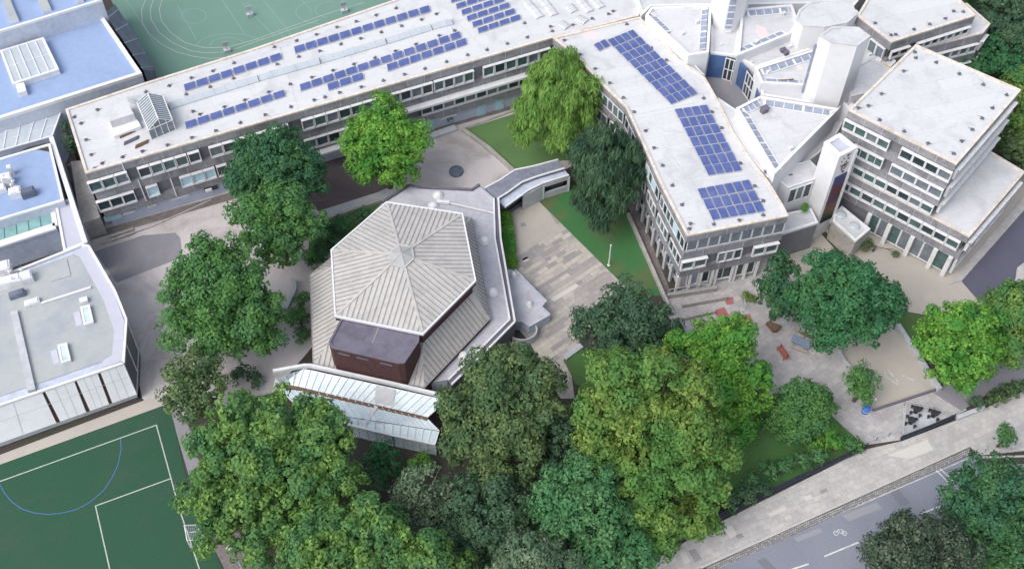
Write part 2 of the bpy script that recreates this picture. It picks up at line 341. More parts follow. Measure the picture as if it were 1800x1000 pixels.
M['cobble'] = slab('granite setts', (0.40, 0.39, 0.38), (0.20, 0.19, 0.19), (0.12, 0.12, 0.12), A_ROAD, 0.28, 0.22, 0.1, 0.04)
M['lawnpale'] = mat('light mown grass', (0.11, 0.20, 0.075), 0.95, 0.15, 6, (0.085, 0.165, 0.06), 0.16, 0.8)
M['paledslab'] = mat('replaced pale slab', (0.52, 0.5, 0.47), 0.9, 0.06, 5); M['darkslab'] = mat('replaced dark slab', (0.27, 0.255, 0.26), 0.9, 0.08, 5); M['browning'] = slab('worn brown slabs', (0.37, 0.335, 0.32), (0.31, 0.28, 0.27), (0.26, 0.245, 0.24), A_PATIO, 1.2, 0.62, 0.1)
sheet('yard', [(140, 395), (560, 290), (640, 240), (760, 190), (905, 175), (1010, 290), (905, 340), (700, 420), (540, 620), (480, 690), (300, 740), (250, 700), (238, 640), (150, 460)], 0.012, 'yard')
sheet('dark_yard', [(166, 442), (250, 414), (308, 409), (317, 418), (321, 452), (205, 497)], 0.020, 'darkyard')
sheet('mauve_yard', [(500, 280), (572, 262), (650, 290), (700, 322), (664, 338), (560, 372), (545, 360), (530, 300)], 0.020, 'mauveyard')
sheet('path', [(545, 376), (664, 338), (715, 318), (722, 326), (672, 352), (552, 392)], 0.028, 'paleconc')
sheet('path', [(150, 412), (400, 340), (560, 290), (565, 300), (430, 345), (150, 425)], 0.018, 'path')
sheet('path', [(742, 222), (800, 200), (920, 168), (930, 184), (808, 219), (750, 236)], 0.020, 'path')
sheet('path', [(1092, 332), (1108, 330), (1180, 516), (1166, 520)], 0.020, 'path')
sheet('paving', [(1165, 520), (1400, 440), (1470, 440), (1560, 560), (1660, 690), (1700, 720), (1590, 772), (1520, 782), (1470, 740), (1340, 690), (1190, 620)], 0.012, 'flags')
sheet('patio', [(895, 372), (958, 344), (1100, 505), (1050, 560), (1000, 625), (1010, 700), (985, 700), (930, 600), (895, 560)], 0.012, 'patio')
sheet('pale_patio', [(903, 372), (950, 350), (985, 405), (905, 452)], 0.018, 'sand')
for pxs, m_ in (([(914, 393), (922, 391), (926, 397), (917, 399)], 'darkslab'), ([(957, 454), (966, 450), (970, 456), (960, 460)], 'darkslab'), ([(906, 452), (935, 440), (942, 448), (908, 463)], 'darkslab'), ([(918, 455), (927, 451), (930, 457), (921, 461)], 'paledslab'), ([(988, 452), (1010, 441), (1016, 447), (994, 459)], 'darkslab'), ([(935, 510), (1002, 470), (1006, 474), (940, 515)], 'darkslab'), ([(968, 525), (1012, 498), (1018, 503), (974, 530)], 'paledslab'), ([(1010, 510), (1064, 476), (1084, 492), (1040, 540), (1010, 560)], 'browning')): sheet('paving_patch', pxs, 0.0185, m_, zpx=.0185)
sheet('lawn', [(813, 229), (905, 200), (960, 180), (1050, 240), (1060, 285), (990, 282), (902, 303)], 0.024, 'lawnpale')
sheet('lawn', [(945, 352), (985, 325), (1085, 330), (1165, 520), (1120, 520), (1098, 503)], 0.024, 'drygrass')
sheet('lawn', [(990, 632), (1020, 610), (1090, 640), (1070, 690), (1012, 675)], 0.024, 'grass')
sheet('lawn', [(1290, 700), (1420, 690), (1520, 785), (1290, 895), (1200, 850)], 0.024, 'grass')
sheet('lawn', [(1560, 560), (1590, 548), (1650, 560), (1680, 600), (1620, 610), (1600, 600)], 0.024, 'grass')
sheet('planting_bed', [(540, 470), (545, 400), (672, 356), (600, 430)], 0.024, 'grass')
sheet('forecourt', [(1500, 400), (1700, 360), (1840, 250), (1840, 320), (1690, 495), (1662, 508), (1530, 440)], 0.010, 'sand')
sheet('path', [(1640, 690), (1700, 648), (1800, 608), (1860, 600), (1860, 650), (1740, 690), (1690, 722)], 0.014, 'darkyard')
sheet('games_square', [(1470, 612), (1575, 576), (1648, 686), (1540, 722)], 0.022, 'sand')
sheet('forecourt', [(1482, 455), (1535, 420), (1662, 500), (1722, 545), (1690, 555), (1640, 556), (1580, 545), (1540, 520)], 0.018, 'sand')
sheet('terrace', [(1360, 412), (1432, 398), (1480, 452), (1410, 490), (1370, 470)], 0.018, 'sand')
sheet('side_road', [(1690, 492), (1830, 335), (1900, 420), (1800, 500), (1790, 560), (1745, 560)], 0.014, 'darkasphalt')
sheet('pavement', [(1668, 500), (1830, 310), (1835, 330), (1690, 494)], 0.12, 'pave', thick=0.12)
sheet('pavement', [(1788, 470), (1830, 440), (1850, 520), (1782, 508)], 0.12, 'pave', thick=0.12)
sheet('forecourt', [(1660, 500), (1690, 494), (1745, 558), (1722, 545)], 0.016, 'sand')
# the street in the lower right: carriageway, kerb, setts and pavement
sheet('road', [(1120, 1060), (1240, 1002), (1704, 800), (1725, 815), (1900, 815), (1900, 1200), (1300, 1300)], 0.014, 'asphalt')
sheet('pavement', [(1090, 1020), (1150, 984), (1250, 925), (1520, 790), (1585, 775), (1690, 735), (1860, 660), (1860, 785), (1722, 800), (1706, 783), (1235, 996), (1120, 1048)], 0.12, 'pave', thick=0.12)
sheet('setts', [(1240, 997), (1706, 786), (1702, 800), (1255, 1003)], 0.06, 'cobble', thick=0.06)
kb = MB()
for a, b in (((1232, 998), (1705, 784)), ((1706, 784), (1724, 803)), ((1724, 804), (1850, 801))):
    kb.bar((*U(*a), 0.075), (*U(*b), 0.075), 0.2, 0.15)
tag(kb.build('kerb', 'kerb', org=U3(1470, 890)), 'long granite kerb between the setts and the pavement', 'kerb')
M['patch1'] = mat('fresh tarmac patch', (0.16, 0.165, 0.2), 0.9, 0.1, 8); M['patch2'] = mat('pale tarmac patch', (0.26, 0.265, 0.29), 0.9, 0.1, 8)
M['paledslab'] = mat('replaced pale slab', (0.52, 0.5, 0.47), 0.9, 0.06, 5); M['darkslab'] = mat('replaced dark slab', (0.27, 0.255, 0.26), 0.9, 0.08, 5)
for pxs, m_ in (([(1480, 905), (1540, 882), (1552, 892), (1492, 916)], 'patch2'), ([(1560, 860), (1576, 854), (1600, 884), (1584, 890)], 'patch1'), ([(1330, 985), (1345, 979), (1375, 1010), (1360, 1016)], 'patch1'), ([(1395, 945), (1440, 927), (1446, 934), (1402, 952)], 'patch2'), ([(1640, 885), (1700, 862), (1706, 868), (1646, 892)], 'patch1')): sheet('road_patch', pxs, 0.018, m_)
for pxs, m_ in (([(1272, 928), (1286, 923), (1296, 940), (1283, 946)], 'paledslab'), ([(1293, 940), (1304, 936), (1308, 943), (1297, 947)], 'darkslab'), ([(1412, 873), (1424, 868), (1429, 875), (1417, 880)], 'paledslab'), ([(1440, 862), (1452, 857), (1456, 863), (1444, 868)], 'darkslab'), ([(1210, 968), (1222, 963), (1234, 982), (1222, 988)], 'darkslab'), ([(1350, 902), (1380, 889), (1384, 895), (1354, 908)], 'paledslab'), ([(1560, 800), (1630, 772), (1640, 790), (1600, 806)], 'paledslab'), ([(1194, 972), (1204, 968), (1214, 986), (1204, 991)], 'paledslab')): sheet('paving_patch', pxs, 0.125, m_, zpx=0.125)
mk = MB()
for a, b in (((1380, 1004), (1420, 991)), ((1450, 977), (1508, 953)), ((1576, 924), (1592, 917)), ((1619, 903), (1652, 889)), ((1720, 862), (1760, 845))):
    strip(mk, [U(*a), U(*b)], 0.16, 0.022)
for k in range(7):
    a, b = lerp((1642, 823), (1670, 850), k / 7), lerp((1642, 823), (1670, 850), (k + .62) / 7)
    strip(mk, [U(*a), U(*b)], 0.13, 0.022); strip(mk, [U(a[0] + 7, a[1] - 3), U(b[0] + 7, b[1] - 3)], 0.13, 0.022)
strip(mk, [U(1190, 1030), U(1500, 892), U(1700, 806)], 0.09, 0.022)
c = U(1477, 938)
for dx, dy in ((-0.45, 0.1), (0.45, 0.1)):             # worn bicycle symbol
    strip(mk, [(c[0] + dx + .25 * math.cos(t), c[1] + dy + .25 * math.sin(t)) for t in np.linspace(0, 2 * math.pi, 11)], 0.07, 0.022)
strip(mk, [(c[0] - .45, c[1] + .1), (c[0] - .15, c[1] + .5), (c[0] + .3, c[1] + .5), (c[0] + .45, c[1] + .1), (c[0], c[1] + .1), (c[0] - .15, c[1] + .5)], 0.06, 0.026)
o = mk.build('road_marking', 'line'); o['kind'] = 'structure'
# games square chalk marks, kerbs round it
mk = MB()
for pts in ([(1552, 658), (1560, 664), (1578, 676)], [(1562, 652), (1580, 672)], [(1586, 660), (1604, 668)], [(1548, 660), (1556, 656)]): strip(mk, UP(pts, 0), 0.14, 0.032)
o = mk.build('yard_marking', 'line'); o['kind'] = 'structure'
# sports pitch, lower left
sheet('sports_pitch', [(-150, 862), (0, 816), (285, 712), (300, 720), (330, 850), (395, 1010), (470, 1200), (-300, 1300), (-300, 900)], 0.03, 'turf')
mk = MB()
strip(mk, UP([(-120, 888), (0, 846), (275, 747)], 0), 0.13, 0.04); strip(mk, UP([(275, 747), (315, 893), (352, 1004), (380, 1090)], 0), 0.13, 0.044)
strip(mk, UP([(300, 841), (168, 889)], 0), 0.13, 0.048); strip(mk, UP([(168, 889), (193, 1000), (215, 1080)], 0), 0.13, 0.04)
o = mk.build('pitch_line', 'faintline'); o['kind'] = 'structure'
mk = MB(); strip(mk, UP([(212, 770), (213, 790), (208, 815), (198, 838), (182, 862), (160, 881), (135, 895), (110, 901), (85, 904), (60, 901), (38, 894), (20, 881), (8, 866), (0, 852), (-8, 830)], 0), 0.10, 0.036)
o = mk.build('pitch_arc', 'bluearc'); o['kind'] = 'structure'
sheet('pitch_edging', [(-150, 846), (0, 799), (262, 700), (285, 703), (288, 712), (0, 816), (-150, 862)], 0.05, 'sand', thick=0.05)
sheet('path', [(268, 706), (300, 700), (345, 770), (352, 840), (336, 850), (310, 760), (300, 720)], 0.016, 'darkyard')
sheet('path', [(362, 935), (400, 1010), (470, 1010), (420, 935)], 0.016, 'path')
# ball court at the top
sheet('hard_court', [(180, -30), (225, 60), (268, 150), (450, 90), (720, -10), (900, -80), (100, -120)], 0.03, 'court')
mk = MB()
def arc(c, rx, ry, a0, a1, n=28, tilt=0.0):
    return [(c[0] + rx * math.cos(t) * math.cos(tilt) - ry * math.sin(t) * math.sin(tilt), c[1] + rx * math.cos(t) * math.sin(tilt) + ry * math.sin(t) * math.cos(tilt)) for t in np.linspace(R(a0), R(a1), n)]
for pts in ([(256, 0), (249, 18), (250, 40), (262, 60), (283, 78), (310, 92), (340, 100), (370, 104), (400, 101), (430, 92)],
            [(270, 0), (264, 18), (266, 36), (280, 58), (303, 76), (335, 90), (362, 94), (400, 92), (450, 74), (560, 36)],
            [(285, 0), (280, 18), (284, 38), (300, 58), (325, 76), (360, 85), (400, 84), (450, 70), (560, 30), (640, 5)]):
    strip(mk, UP(pts, 0), 0.09, 0.04)
o = mk.build('court_arc', 'faintline'); o['kind'] = 'structure'
mk = MB()
strip(mk, UP(arc((341, 29), 22, 13, 0, 360), 0), 0.08, 0.036, closed=True)
for a, b in (((222, 0), (275, 82)), ((390, 0), (430, 60)), ((424, 4), (480, 62)), ((462, 0), (512, 62)), ((530, 0), (548, 20)), ((450, 84), (700, 0)), ((600, 0), (612, 20)), ((312, 10), (345, 70))): strip(mk, [U(*a), U(*b)], 0.08, 0.034)
strip(mk, UP(arc((405, 82), 58, 22, 180, 330, 20), 0), 0.08, 0.036); strip(mk, UP(arc((400, 80), 30, 13, 180, 340, 16), 0), 0.08, 0.036)
strip(mk, UP(arc((575, 22), 55, 22, 100, 270, 20), 0), 0.08, 0.036); strip(mk, UP(arc((580, 18), 26, 14, 100, 280, 16), 0), 0.08, 0.036)
o = mk.build('court_line', 'thinline'); o['kind'] = 'structure'
# low walls and steps of the yards
def low_wall(label, pxs, w, h, m='stone', z=0.0, group=None):
    b = MB()
    for a, c in zip(pxs[:-1], pxs[1:]):
        b.bar((*U(*a), z + h / 2), (*U(*c), z + h / 2), w, h); h += 0.004
    return tag(b.build('low_wall', m, org=U3(*pxs[0])), label, 'wall', group)
low_wall('low stone wall along the grass beside the paved court', [(812, 229), (858, 262), (902, 302)], 0.5, 0.45)
low_wall('stone edging along the lawn in front of the long block', [(812, 228), (860, 212), (918, 190)], 0.25, 0.2)
low_wall('wide pale concrete bench wall on the paved court', [(752, 244), (802, 227)], 1.0, 0.45, 'paleconc')
low_wall('narrow stone wall between the east lawn and the brick path', [(1104, 380), (1166, 522), (1182, 555)], 0.35, 0.7)
low_wall('upper terrace wall below the east block', [(1172, 524), (1258, 511)], 0.35, 0.8)
low_wall('middle terrace wall below the east block', [(1198, 540), (1276, 526)], 0.35, 0.7, 'stone')
low_wall('lowest terrace wall below the east block', [(1198, 563), (1256, 550)], 0.35, 0.6)
low_wall('white topped wall on the right of the games square', [(1576, 574), (1650, 688)], 0.55, 0.7, 'paleconc')
low_wall('short white double wall on the left of the games square', [(1472, 618), (1482, 636), (1496, 654)], 0.35, 0.6, 'paleconc')
low_wall('dark kerb wall at the foot of the games square', [(1534, 722), (1646, 685)], 0.25, 0.3, 'felt')
low_wall('white roadside wall end beside the fenced tables', [(1680, 737), (1728, 719)], 0.5, 0.6, 'paleconc')
low_wall('stone wall in front of the bed by the hall', [(546, 398), (600, 380), (676, 354)], 0.3, 0.6)
low_wall('stone kerb along the foot of the long block at the left', [(178, 430), (270, 398), (372, 352)], 0.2, 0.15)
low_wall('pale stepped wall beside the sunken court by the hall', [(498, 560), (520, 512), (516, 495)], 0.5, 0.8, 'paleconc')
low_wall('slab kerb at the corner of the small lawn', [(992, 630), (1022, 608)], 0.7, 0.25, 'paleconc')
low_wall('ochre kerb by the narrow path under the stair tower', [(1452, 405), (1478, 440), (1496, 452)], 0.3, 0.2, 'rust')
for pxs in ([(192, 418), (235, 404)], [(195, 424), (236, 410)]):
    b = MB(); a, c = U(*pxs[0]), U(*pxs[1]); b.bar((*a, 0.24), (*c, 0.24), 0.45, 0.07); q = 0
    for t in (0.12, 0.88): p = lerp(a, c, t); b.box((p[0], p[1], 0.1), (0.12, 0.4, 0.2), A_MAIN)
    tag(b.build('bench', 'stone', org=(*a, 0)), 'pale slatted bench on the tarmac below the long block', 'bench', 'benches by the long block')
for pxs, lab in (([(1254, 546), (1273, 540), (1283, 556), (1262, 558)], 'faded red surface patch under the terrace walls'), ([(1290, 556), (1318, 552), (1325, 572), (1300, 578)], 'largest faded red surface patch beside the bright tree'), ([(1272, 526), (1288, 522), (1290, 534), (1278, 536)], 'smallest faded red surface patch by the terrace railing')):
    b = MB(); b.prism(UP(pxs, 0), 0.0, 0.05); tag(b.build('safety_mat', 'redmat', org=U3(*pxs[0])), lab, 'mat')

# ------------------------------------------------------------------ the long teaching block
ZL = 11.0
FL, FR = U(150, 304, ZL), U(972, 66, ZL)
LP = [FL, FR, U(1122, 28, ZL), U(1165, -70, ZL), U(860, -60, ZL), U(690, 1, ZL), U(450, 84, ZL), U(250, 147, ZL), U(115, 192, ZL)]
long_block = thing('teaching_block', 'long three storey concrete school block with a white roof carrying rows of blue solar panels', 'school building', (*lerp(FL, FR, 0.5), 0))
walls(long_block, LP, ZL, [(9.6, ZL), (5.9, 7.4), (2.4, 3.7)], ground=(2.4, .5, 'lilac'))
flat_roof(long_block, LP, ZL)
G1 = ('glassdark', 'glassteal', 'glassteal', 'glassgrey', 'glassdark', 'glassteal', 'glassgrey', 'blind')
for x0, x1, n in ((156, 226, 3), (243, 330, 4), (331, 352, 1), (368, 508, 6), (530, 680, 7), (684, 760, 4), (762, 832, 4), (848, 966, 6)):
    wx(long_block, FL, FR, 7.45, 9.5, x0, x1, n, glass=G1)
for x0, x1, n, g in ((172, 238, 3, ('glassdark', 'glassgrey')), (258, 279, 1, ('blind',)), (317, 379, 3, ('blind',)), (381, 400, 1, ('glassdark',)), (405, 512, 5, G1), (535, 700, 8, G1), (740, 930, 10, ('glassdark', 'glassgrey', 'glassdark')), (932, 962, 2, G1)):
    wx(long_block, FL, FR, 3.75, 5.8, x0, x1, n, glass=g, off=-0.05)
cb = MB(); d = Vector((FR[0] - FL[0], FR[1] - FL[1])).normalized(); nn = Vector((d.y, -d.x)); rz = math.atan2(d.y, d.x)
def canopy(x0, x1, z, depth, th, m='white', part='canopy'):
    t0, t1 = at_x(FL, FR, z, x0), at_x(FL, FR, z, x1); p = lerp(FL, FR, (t0 + t1) / 2); l = (Vector(FR) - Vector(FL)).length * (t1 - t0)
    b = MB(); b.box((p[0] + nn.x * (depth / 2 + 0.02), p[1] + nn.y * (depth / 2 + 0.02), z), (l, depth, th), rz); b.build(part, m, long_block)
canopy(704, 968, 5.95, 0.9, 0.35); canopy(555, 612, 3.1, 1.0, 0.3); canopy(360, 372, 2.0, .3, .3)
wb = MB()
for x in (756, 848, 880):                               # pale doors of the ground floor
    t = at_x(FL, FR, 1.1, x); p = lerp(FL, FR, t); q = (p[0] - nn.x * 0.43, p[1] - nn.y * 0.43)
    b = MB(); b.box((q[0], q[1], 1.1), (1.3, 0.1, 2.2), rz); dd = b.build('door', 'blind', long_block)
    h = MB(); h.box((q[0] + d.x * .45 + nn.x * .08, q[1] + d.y * .45 + nn.y * .08, 1.05), (0.14, 0.06, 0.05), rz); h.build('handle', 'rail', dd)
for x, w, m in ((200, 2.2, 'blind'), (228, 1.6, 'white'), (268, 1.2, 'white'), (318, 2.4, 'white'), (372, 1.8, 'glassdark'), (790, 2.4, 'white')):   # ground floor hatches and sills
    t = at_x(FL, FR, 1.6, x); p = lerp(FL, FR, t); b = MB(); b.box((p[0] - nn.x * 0.4, p[1] - nn.y * 0.4, 1.7), (w, 0.18, 0.9 if m != 'white' else 0.35), rz); b.build('shutter', m, long_block)
b = MB()
for x, z0, z1 in ((225, 8.4, ZL + .1), (292, 2.6, 5.9), (240, 3.4, 7.4), (515, 3.4, 7.4)):
    t = at_x(FL, FR, 8, x); p = lerp(FL, FR, t); b.box((p[0] + nn.x * 0.12, p[1] + nn.y * 0.12, (z0 + z1) / 2), (0.14, 0.14, z1 - z0), rz)
b.build('downpipe', 'white', long_block)
# long low rooflight vault along the ridge
def vault(root, name, a, b, w, h, z, m='skyglass', ribs=16):
    a, b = Vector((*a, z)), Vector((*b, z)); d = (b - a).normalized(); s = d.cross(Vector((0, 0, 1))); mb = MB()
    prof = [(-w / 2, 0), (-w / 2, h * .45), (-w / 4, h), (w / 4, h), (w / 2, h * .45), (w / 2, 0)]
    A_ = [tuple(a + s * x + Vector((0, 0, y))) for x, y in prof]; B_ = [tuple(b + s * x + Vector((0, 0, y))) for x, y in prof]
    for i in range(5): mb.face([A_[i], B_[i], B_[i + 1], A_[i + 1]])
    mb.face(A_[::-1]); mb.face(B_)
    o = mb.build(name, m, root); rb = MB()
    for k in range(ribs + 1):
        p = a + (b - a) * (k / ribs); P = [tuple(p + s * x * 1.02 + Vector((0, 0, y * 1.04 + .01))) for x, y in prof]
        for i in range(5): rb.bar(P[i], P[i + 1], 0.07)
    rb.build('glazing_bar', 'roof', o)
for x0, y0, x1, y1 in ((298, 186, 452, 138), (455, 137, 560, 107), (564, 106, 676, 73), (680, 72, 756, 48), (759, 47, 793, 38)): vault(long_block, 'rooflight', U(x0, y0, ZL), U(x1, y1, ZL), 1.15, 0.4, ZL - .2, ribs=max(3, int((x1 - x0) / 18)))
for x0, y0, x1, y1 in ((925, 2, 950, 30), (950, -6, 975, 26), (1013, -8, 1038, 20), (1036, -10, 1058, 13), (1000, 10, 1010, 20), (1015, 30, 1030, 38), (985, 40, 998, 48)): vault(long_block, 'rooflight', U(x0, y0, ZL), U(x1, y1, ZL), 1.3, 0.25, ZL - .2, 'roof', 4)
# roof plant hut (two levels) and ridge lines of the membrane
P = UP([(183, 193), (221, 176), (235, 200), (193, 214)], ZL + 1.5); b = MB(); b.prism(P, ZL - .2, ZL + 1.5); hut = b.build('roof_hut', 'roof', long_block)
P = UP([(190, 216), (236, 201), (248, 222), (200, 240)], ZL + .35); b = MB(); b.prism(P, ZL - .2, ZL + .35); b.build('roof_step', 'rooffresh', long_block)
P = UP([(222, 170), (276, 164), (280, 178), (262, 182), (240, 176)], ZL + .9); b = MB(); b.prism(P, ZL - .2, ZL + .9); b.build('roof_hut', 'paleconc', long_block)
b = MB()
for pts in ([(490, 75), (525, 194)], [(795, 30), (860, 92)], [(812, 25), (850, 60)], [(905, 20), (940, 66)], [(815, 5), (905, -25)], [(300, 148), (690, 16)], [(1008, 60), (1120, 28)]):
    b = MB(); strip(b, [U(*pts[0], ZL), U(*pts[1], ZL)], 0.10, ZL - .17); b.build('roof_seam', 'joint', long_block)
b = MB(); b.face([(x, y, ZL - .172) for x, y in ccw(UP([(1022, 60), (1040, 52), (1055, 58), (1048, 66), (1030, 68)], ZL))]); b.build('stain', 'pinkstain', long_block)
# pitched greenhouse on the roof
gh = UP([(246, 196), (291, 184), (308, 226), (266, 244)], ZL)
gt = thing('greenhouse', 'small gabled glass greenhouse on the white roof of the long block', 'greenhouse', base(gh, ZL - .18))
a, b_, c, dd = [Vector((*p, 0)) for p in gh]; rA, rB = (a + b_) / 2, (dd + c) / 2; ez, rz_ = ZL + 1.5, ZL + 2.6
v = lambda p, z: (p.x, p.y, z)
b = MB(); b.face([v(a, ez), v(dd, ez), v(rB, rz_), v(rA, rz_)]); b.face([v(b_, ez), v(rA, rz_), v(rB, rz_), v(c, ez)]); b.build('glass_roof', 'glassgrey', gt)
b = MB(); b.face([v(dd, ZL - .17), v(c, ZL - .17), v(c, ez), v(rB, rz_), v(dd, ez)]); b.face([v(a, ZL - .17), v(a, ez), v(rA, rz_), v(b_, ez), v(b_, ZL - .17)])
b.face([v(a, ZL - .17), v(dd, ZL - .17), v(dd, ez), v(a, ez)]); b.face([v(c, ZL - .17), v(b_, ZL - .17), v(b_, ez), v(c, ez)]); b.build('glass_wall', 'glassgrey', gt)
b = MB()
for t in np.linspace(0, 1, 13):
    e1, r1, e2 = a.lerp(dd, t), rA.lerp(rB, t), b_.lerp(c, t); b.bar(v(e1, ez), v(r1, rz_), .06); b.bar(v(r1, rz_), v(e2, ez), .06)
for p, q in ((v(rA, rz_), v(rB, rz_)), (v(a, ez), v(dd, ez)), (v(b_, ez), v(c, ez)), (v(dd, ez), v(c, ez))): b.bar(p, q, .12)
for t in (0, .25, .5, .75, 1): p = dd.lerp(c, t); b.bar(v(p, ZL - .17), v(p, ez + (1.1 * (1 - abs(2 * t - 1)))), .07)
b.build('frame', 'white', gt)
for k, (x0, y0, x1, y1, m, lab) in enumerate(((211, 240, 238, 228, 'wood', 'stack of grey timber nearest the roof hut'), (218, 252, 243, 241, 'felt', 'dark batten stack on the white roof beside the greenhouse'), (238, 258, 260, 248, 'wood', 'rust brown timber stack nearest the roof edge'))):
    b = MB(); p, q = U(x0, y0, ZL), U(x1, y1, ZL)
    for i in range(5): b.bar((p[0], p[1] + .12 * i - .2, ZL - .1 + .1 * (i % 2)), (q[0], q[1] + .12 * i - .2, ZL - .1 + .1 * (i % 2)), .11, .14)
    tag(b.build('timber_stack', m, org=(*p, ZL - .18)), lab, 'timber')

# ------------------------------------------------------------------ the curved east wing
ZW = 11.5
WPX = [(972, 66), (1015, 100), (1050, 140), (1100, 188), (1126, 244), (1162, 325), (1208, 414), (1386, 379), (1376, 360), (1352, 320), (1324, 285), (1291, 234), (1266, 183), (1240, 137), (1195, 105), (1124, 30)]
WP = UP(WPX, ZW)
wing = thing('teaching_wing', 'three storey concrete wing with a bent white roof and blue solar panels in three blocks', 'school building', base(WP))
walls(wing, WP, ZW, [(10.2, ZW), (6.9, 8.1), (3.4, 4.8)], ground=(3.4, 0.6, 'yard'))
flat_roof(wing, WP, ZW)
CW = list(WP)                                            # walking the outline left side: 972,66 -> 1208,414
G2 = ('glassteal', 'glassdark', 'glassgrey', 'glassteal', 'glassdark', 'glassgrey', 'blind')
for i, n in ((0, 4), (1, 4), (2, 5), (3, 4), (4, 6), (5, 7)):
    A, B = CW[i], CW[i + 1]
    windows(wing, A, B, 8.15, 10.1, .04, .96, n, glass=G2, dep=.1, style='plain', off=-.08)
    for s0, s1, k in ((.05, .45, max(1, n // 2)), (.55, .95, max(1, n // 2))): windows(wing, A, B, 4.85, 6.8, s0, s1, k, glass=G2, dep=.14, style='plain', off=-.05)
    windows(wing, A, B, 0.9, 3.2, .04, .96, n, glass=('glassdark', 'bluedoor', 'glassgrey'), style='plain', off=-.55, dep=.15)
A, B = CW[6], CW[7]
wx(wing, A, B, 8.15, 10.15, 1208, 1380, 9, glass=('glassgrey',), style='slim', dep=.1, off=-.25)
wx(wing, A, B, 4.85, 6.8, 1196, 1241, 2, glass=('glassteal',)); wx(wing, A, B, 4.85, 6.8, 1261, 1304, 3, glass=('glassgrey', 'glassdark'), style='slim', off=-.2)
wx(wing, A, B, 4.85, 6.8, 1322, 1366, 2, glass=('glassteal',))
for x0, x1, n in ((1208, 1248, 2), (1256, 1288, 1), (1290, 1328, 2)): wx(wing, A, B, 0.7, 3.1, x0, x1, n, glass=('glassdark', 'striplight'), style='plain', off=-.5, dep=.25)
for i in list(range(1, 6)):
    for t in (0.02, .25, .5, .75): p = lerp(CW[i], CW[i + 1], t); b = MB(); b.box((p[0], p[1], 1.7), (.35, .35, 3.38), .6); b.build('column', 'paleconc', wing)
for x in (1190, 1212, 1231, 1251, 1258, 1286, 1292, 1310, 1330): t = at_x(A, B, 1.7, x); p = lerp(A, B, t); b = MB(); b.box((p[0], p[1] + .15, 1.7), (.28, .28, 3.38), .2); b.build('column', 'white', wing)
b = MB()
for a, c in (((1105, 203), (1228, 178)), ((1010, 98), (1040, 76)), ((1218, 318), (1352, 302)), ((1162, 250), (1218, 318)), ((1066, 70), (1122, 40))): b = MB(); strip(b, [U(*a, ZW), U(*c, ZW)], .09, ZW - .17); b.build('roof_seam', 'joint', wing)
b = MB(); b.face([(x, y, ZW - .172) for x, y in ccw(UP([(1022, 60), (1036, 53), (1056, 57), (1046, 69), (1030, 66)], ZW))]); b.build('stain', 'pinkstain', wing)

# ------------------------------------------------------------------ white hub of fan shaped roofs
hub = thing('school_hub', 'white hub of fan shaped flat roofs with blue glazed strips round a dark court', 'school building', U3(1320, 150))
Z1, Z2 = 13.0, 11.7
T = [[(1135, 26), (1145, 13), (1251, 9), (1246, 92), (1210, 98), (1172, 62)],
     [(1304, 16), (1392, 8), (1404, 40), (1392, 58), (1296, 98), (1300, 55)],
     [(1327, 120), (1440, 84), (1416, 150), (1338, 146)],
     [(1336, 169), (1475, 191), (1420, 246), (1362, 305), (1294, 190)]]
lit = [[(0, 1), (5, 0), (2, 3)], [(0, 1), (3, 4)], [(0, 1), (2, 3)], [(0, 1), (4, 0), (3, 4)]]
for pxs, ed in zip(T, lit):
    white_block(hub, pxs, Z1, 0, drop=.45)
    P = ccw(UP(pxs, Z1)); raw = UP(pxs, Z1); cx = base(raw)[:2]
    for i, j in ed:
        a, c = raw[i % len(raw)], raw[j % len(raw)]; dv = Vector((c[0] - a[0], c[1] - a[1])).normalized(); nv = Vector((-dv.y, dv.x))
        if nv.dot(Vector(cx) - Vector(a)) < 0: nv = -nv
        a2, c2 = Vector(a) + nv * .85 + dv * .7, Vector(c) + nv * .85 - dv * .7
        b = MB(); zz = Z1 - .40
        b.face([(*(a2 - nv * .4), zz + .28), (*(c2 - nv * .4), zz + .28), (*(c2 + nv * .4), zz + .03), (*(a2 + nv * .4), zz + .03)][::1])
        s_ = b.build('strip_rooflight', 'striplight', hub); k = max(3, int((c2 - a2).length / 1.1)); bb = MB()
        for q in range(k + 1): p = a2 + (c2 - a2) * (q / k); bb.bar((*(p - nv * .42), zz + .30), (*(p + nv * .42), zz + .05), .09 if q % 4 else .3, .06)
        bb.bar((*(a2 + nv * .43), zz + .04), (*(c2 + nv * .43), zz + .04), .12); bb.build('glazing_bar', 'white', s_)
LOW = [[(1252, 9), (1304, 10), (1300, 56), (1294, 98), (1282, 97), (1249, 93), (1250, 50)],
       [(1303, 104), (1394, 60), (1438, 60), (1441, 82), (1328, 119)],
       [(1338, 149), (1416, 152), (1480, 178), (1476, 189), (1338, 167)],
       [(1100, -60), (1560, -60), (1500, 12), (1440, 6), (1304, 8), (1145, 11), (1128, 27)],
       [(1478, 178), (1500, 150), (1560, 90), (1575, 108), (1492, 192)],
       [(1398, 40), (1440, 10), (1506, 18), (1560, 88), (1500, 152), (1440, 82)]]
for pxs in LOW: white_block(hub, pxs, Z2, 0, drop=.2)
white_block(hub, [(1128, 34), (1170, 64), (1208, 100), (1238, 132), (1228, 128), (1196, 104)], 11.0, 0, rm='greyroof', drop=.1, rim=.12)
white_block(hub, [(1262, 172), (1292, 192), (1360, 306), (1350, 312), (1325, 284), (1292, 233), (1268, 184)], 11.2, 0, rm='roof', drop=.1, rim=.12)
white_block(hub, [(1478, 193), (1492, 196), (1470, 236), (1440, 268), (1400, 300), (1364, 308), (1422, 248)], 9.0, 0, rm='roof', drop=.2, rim=.2)
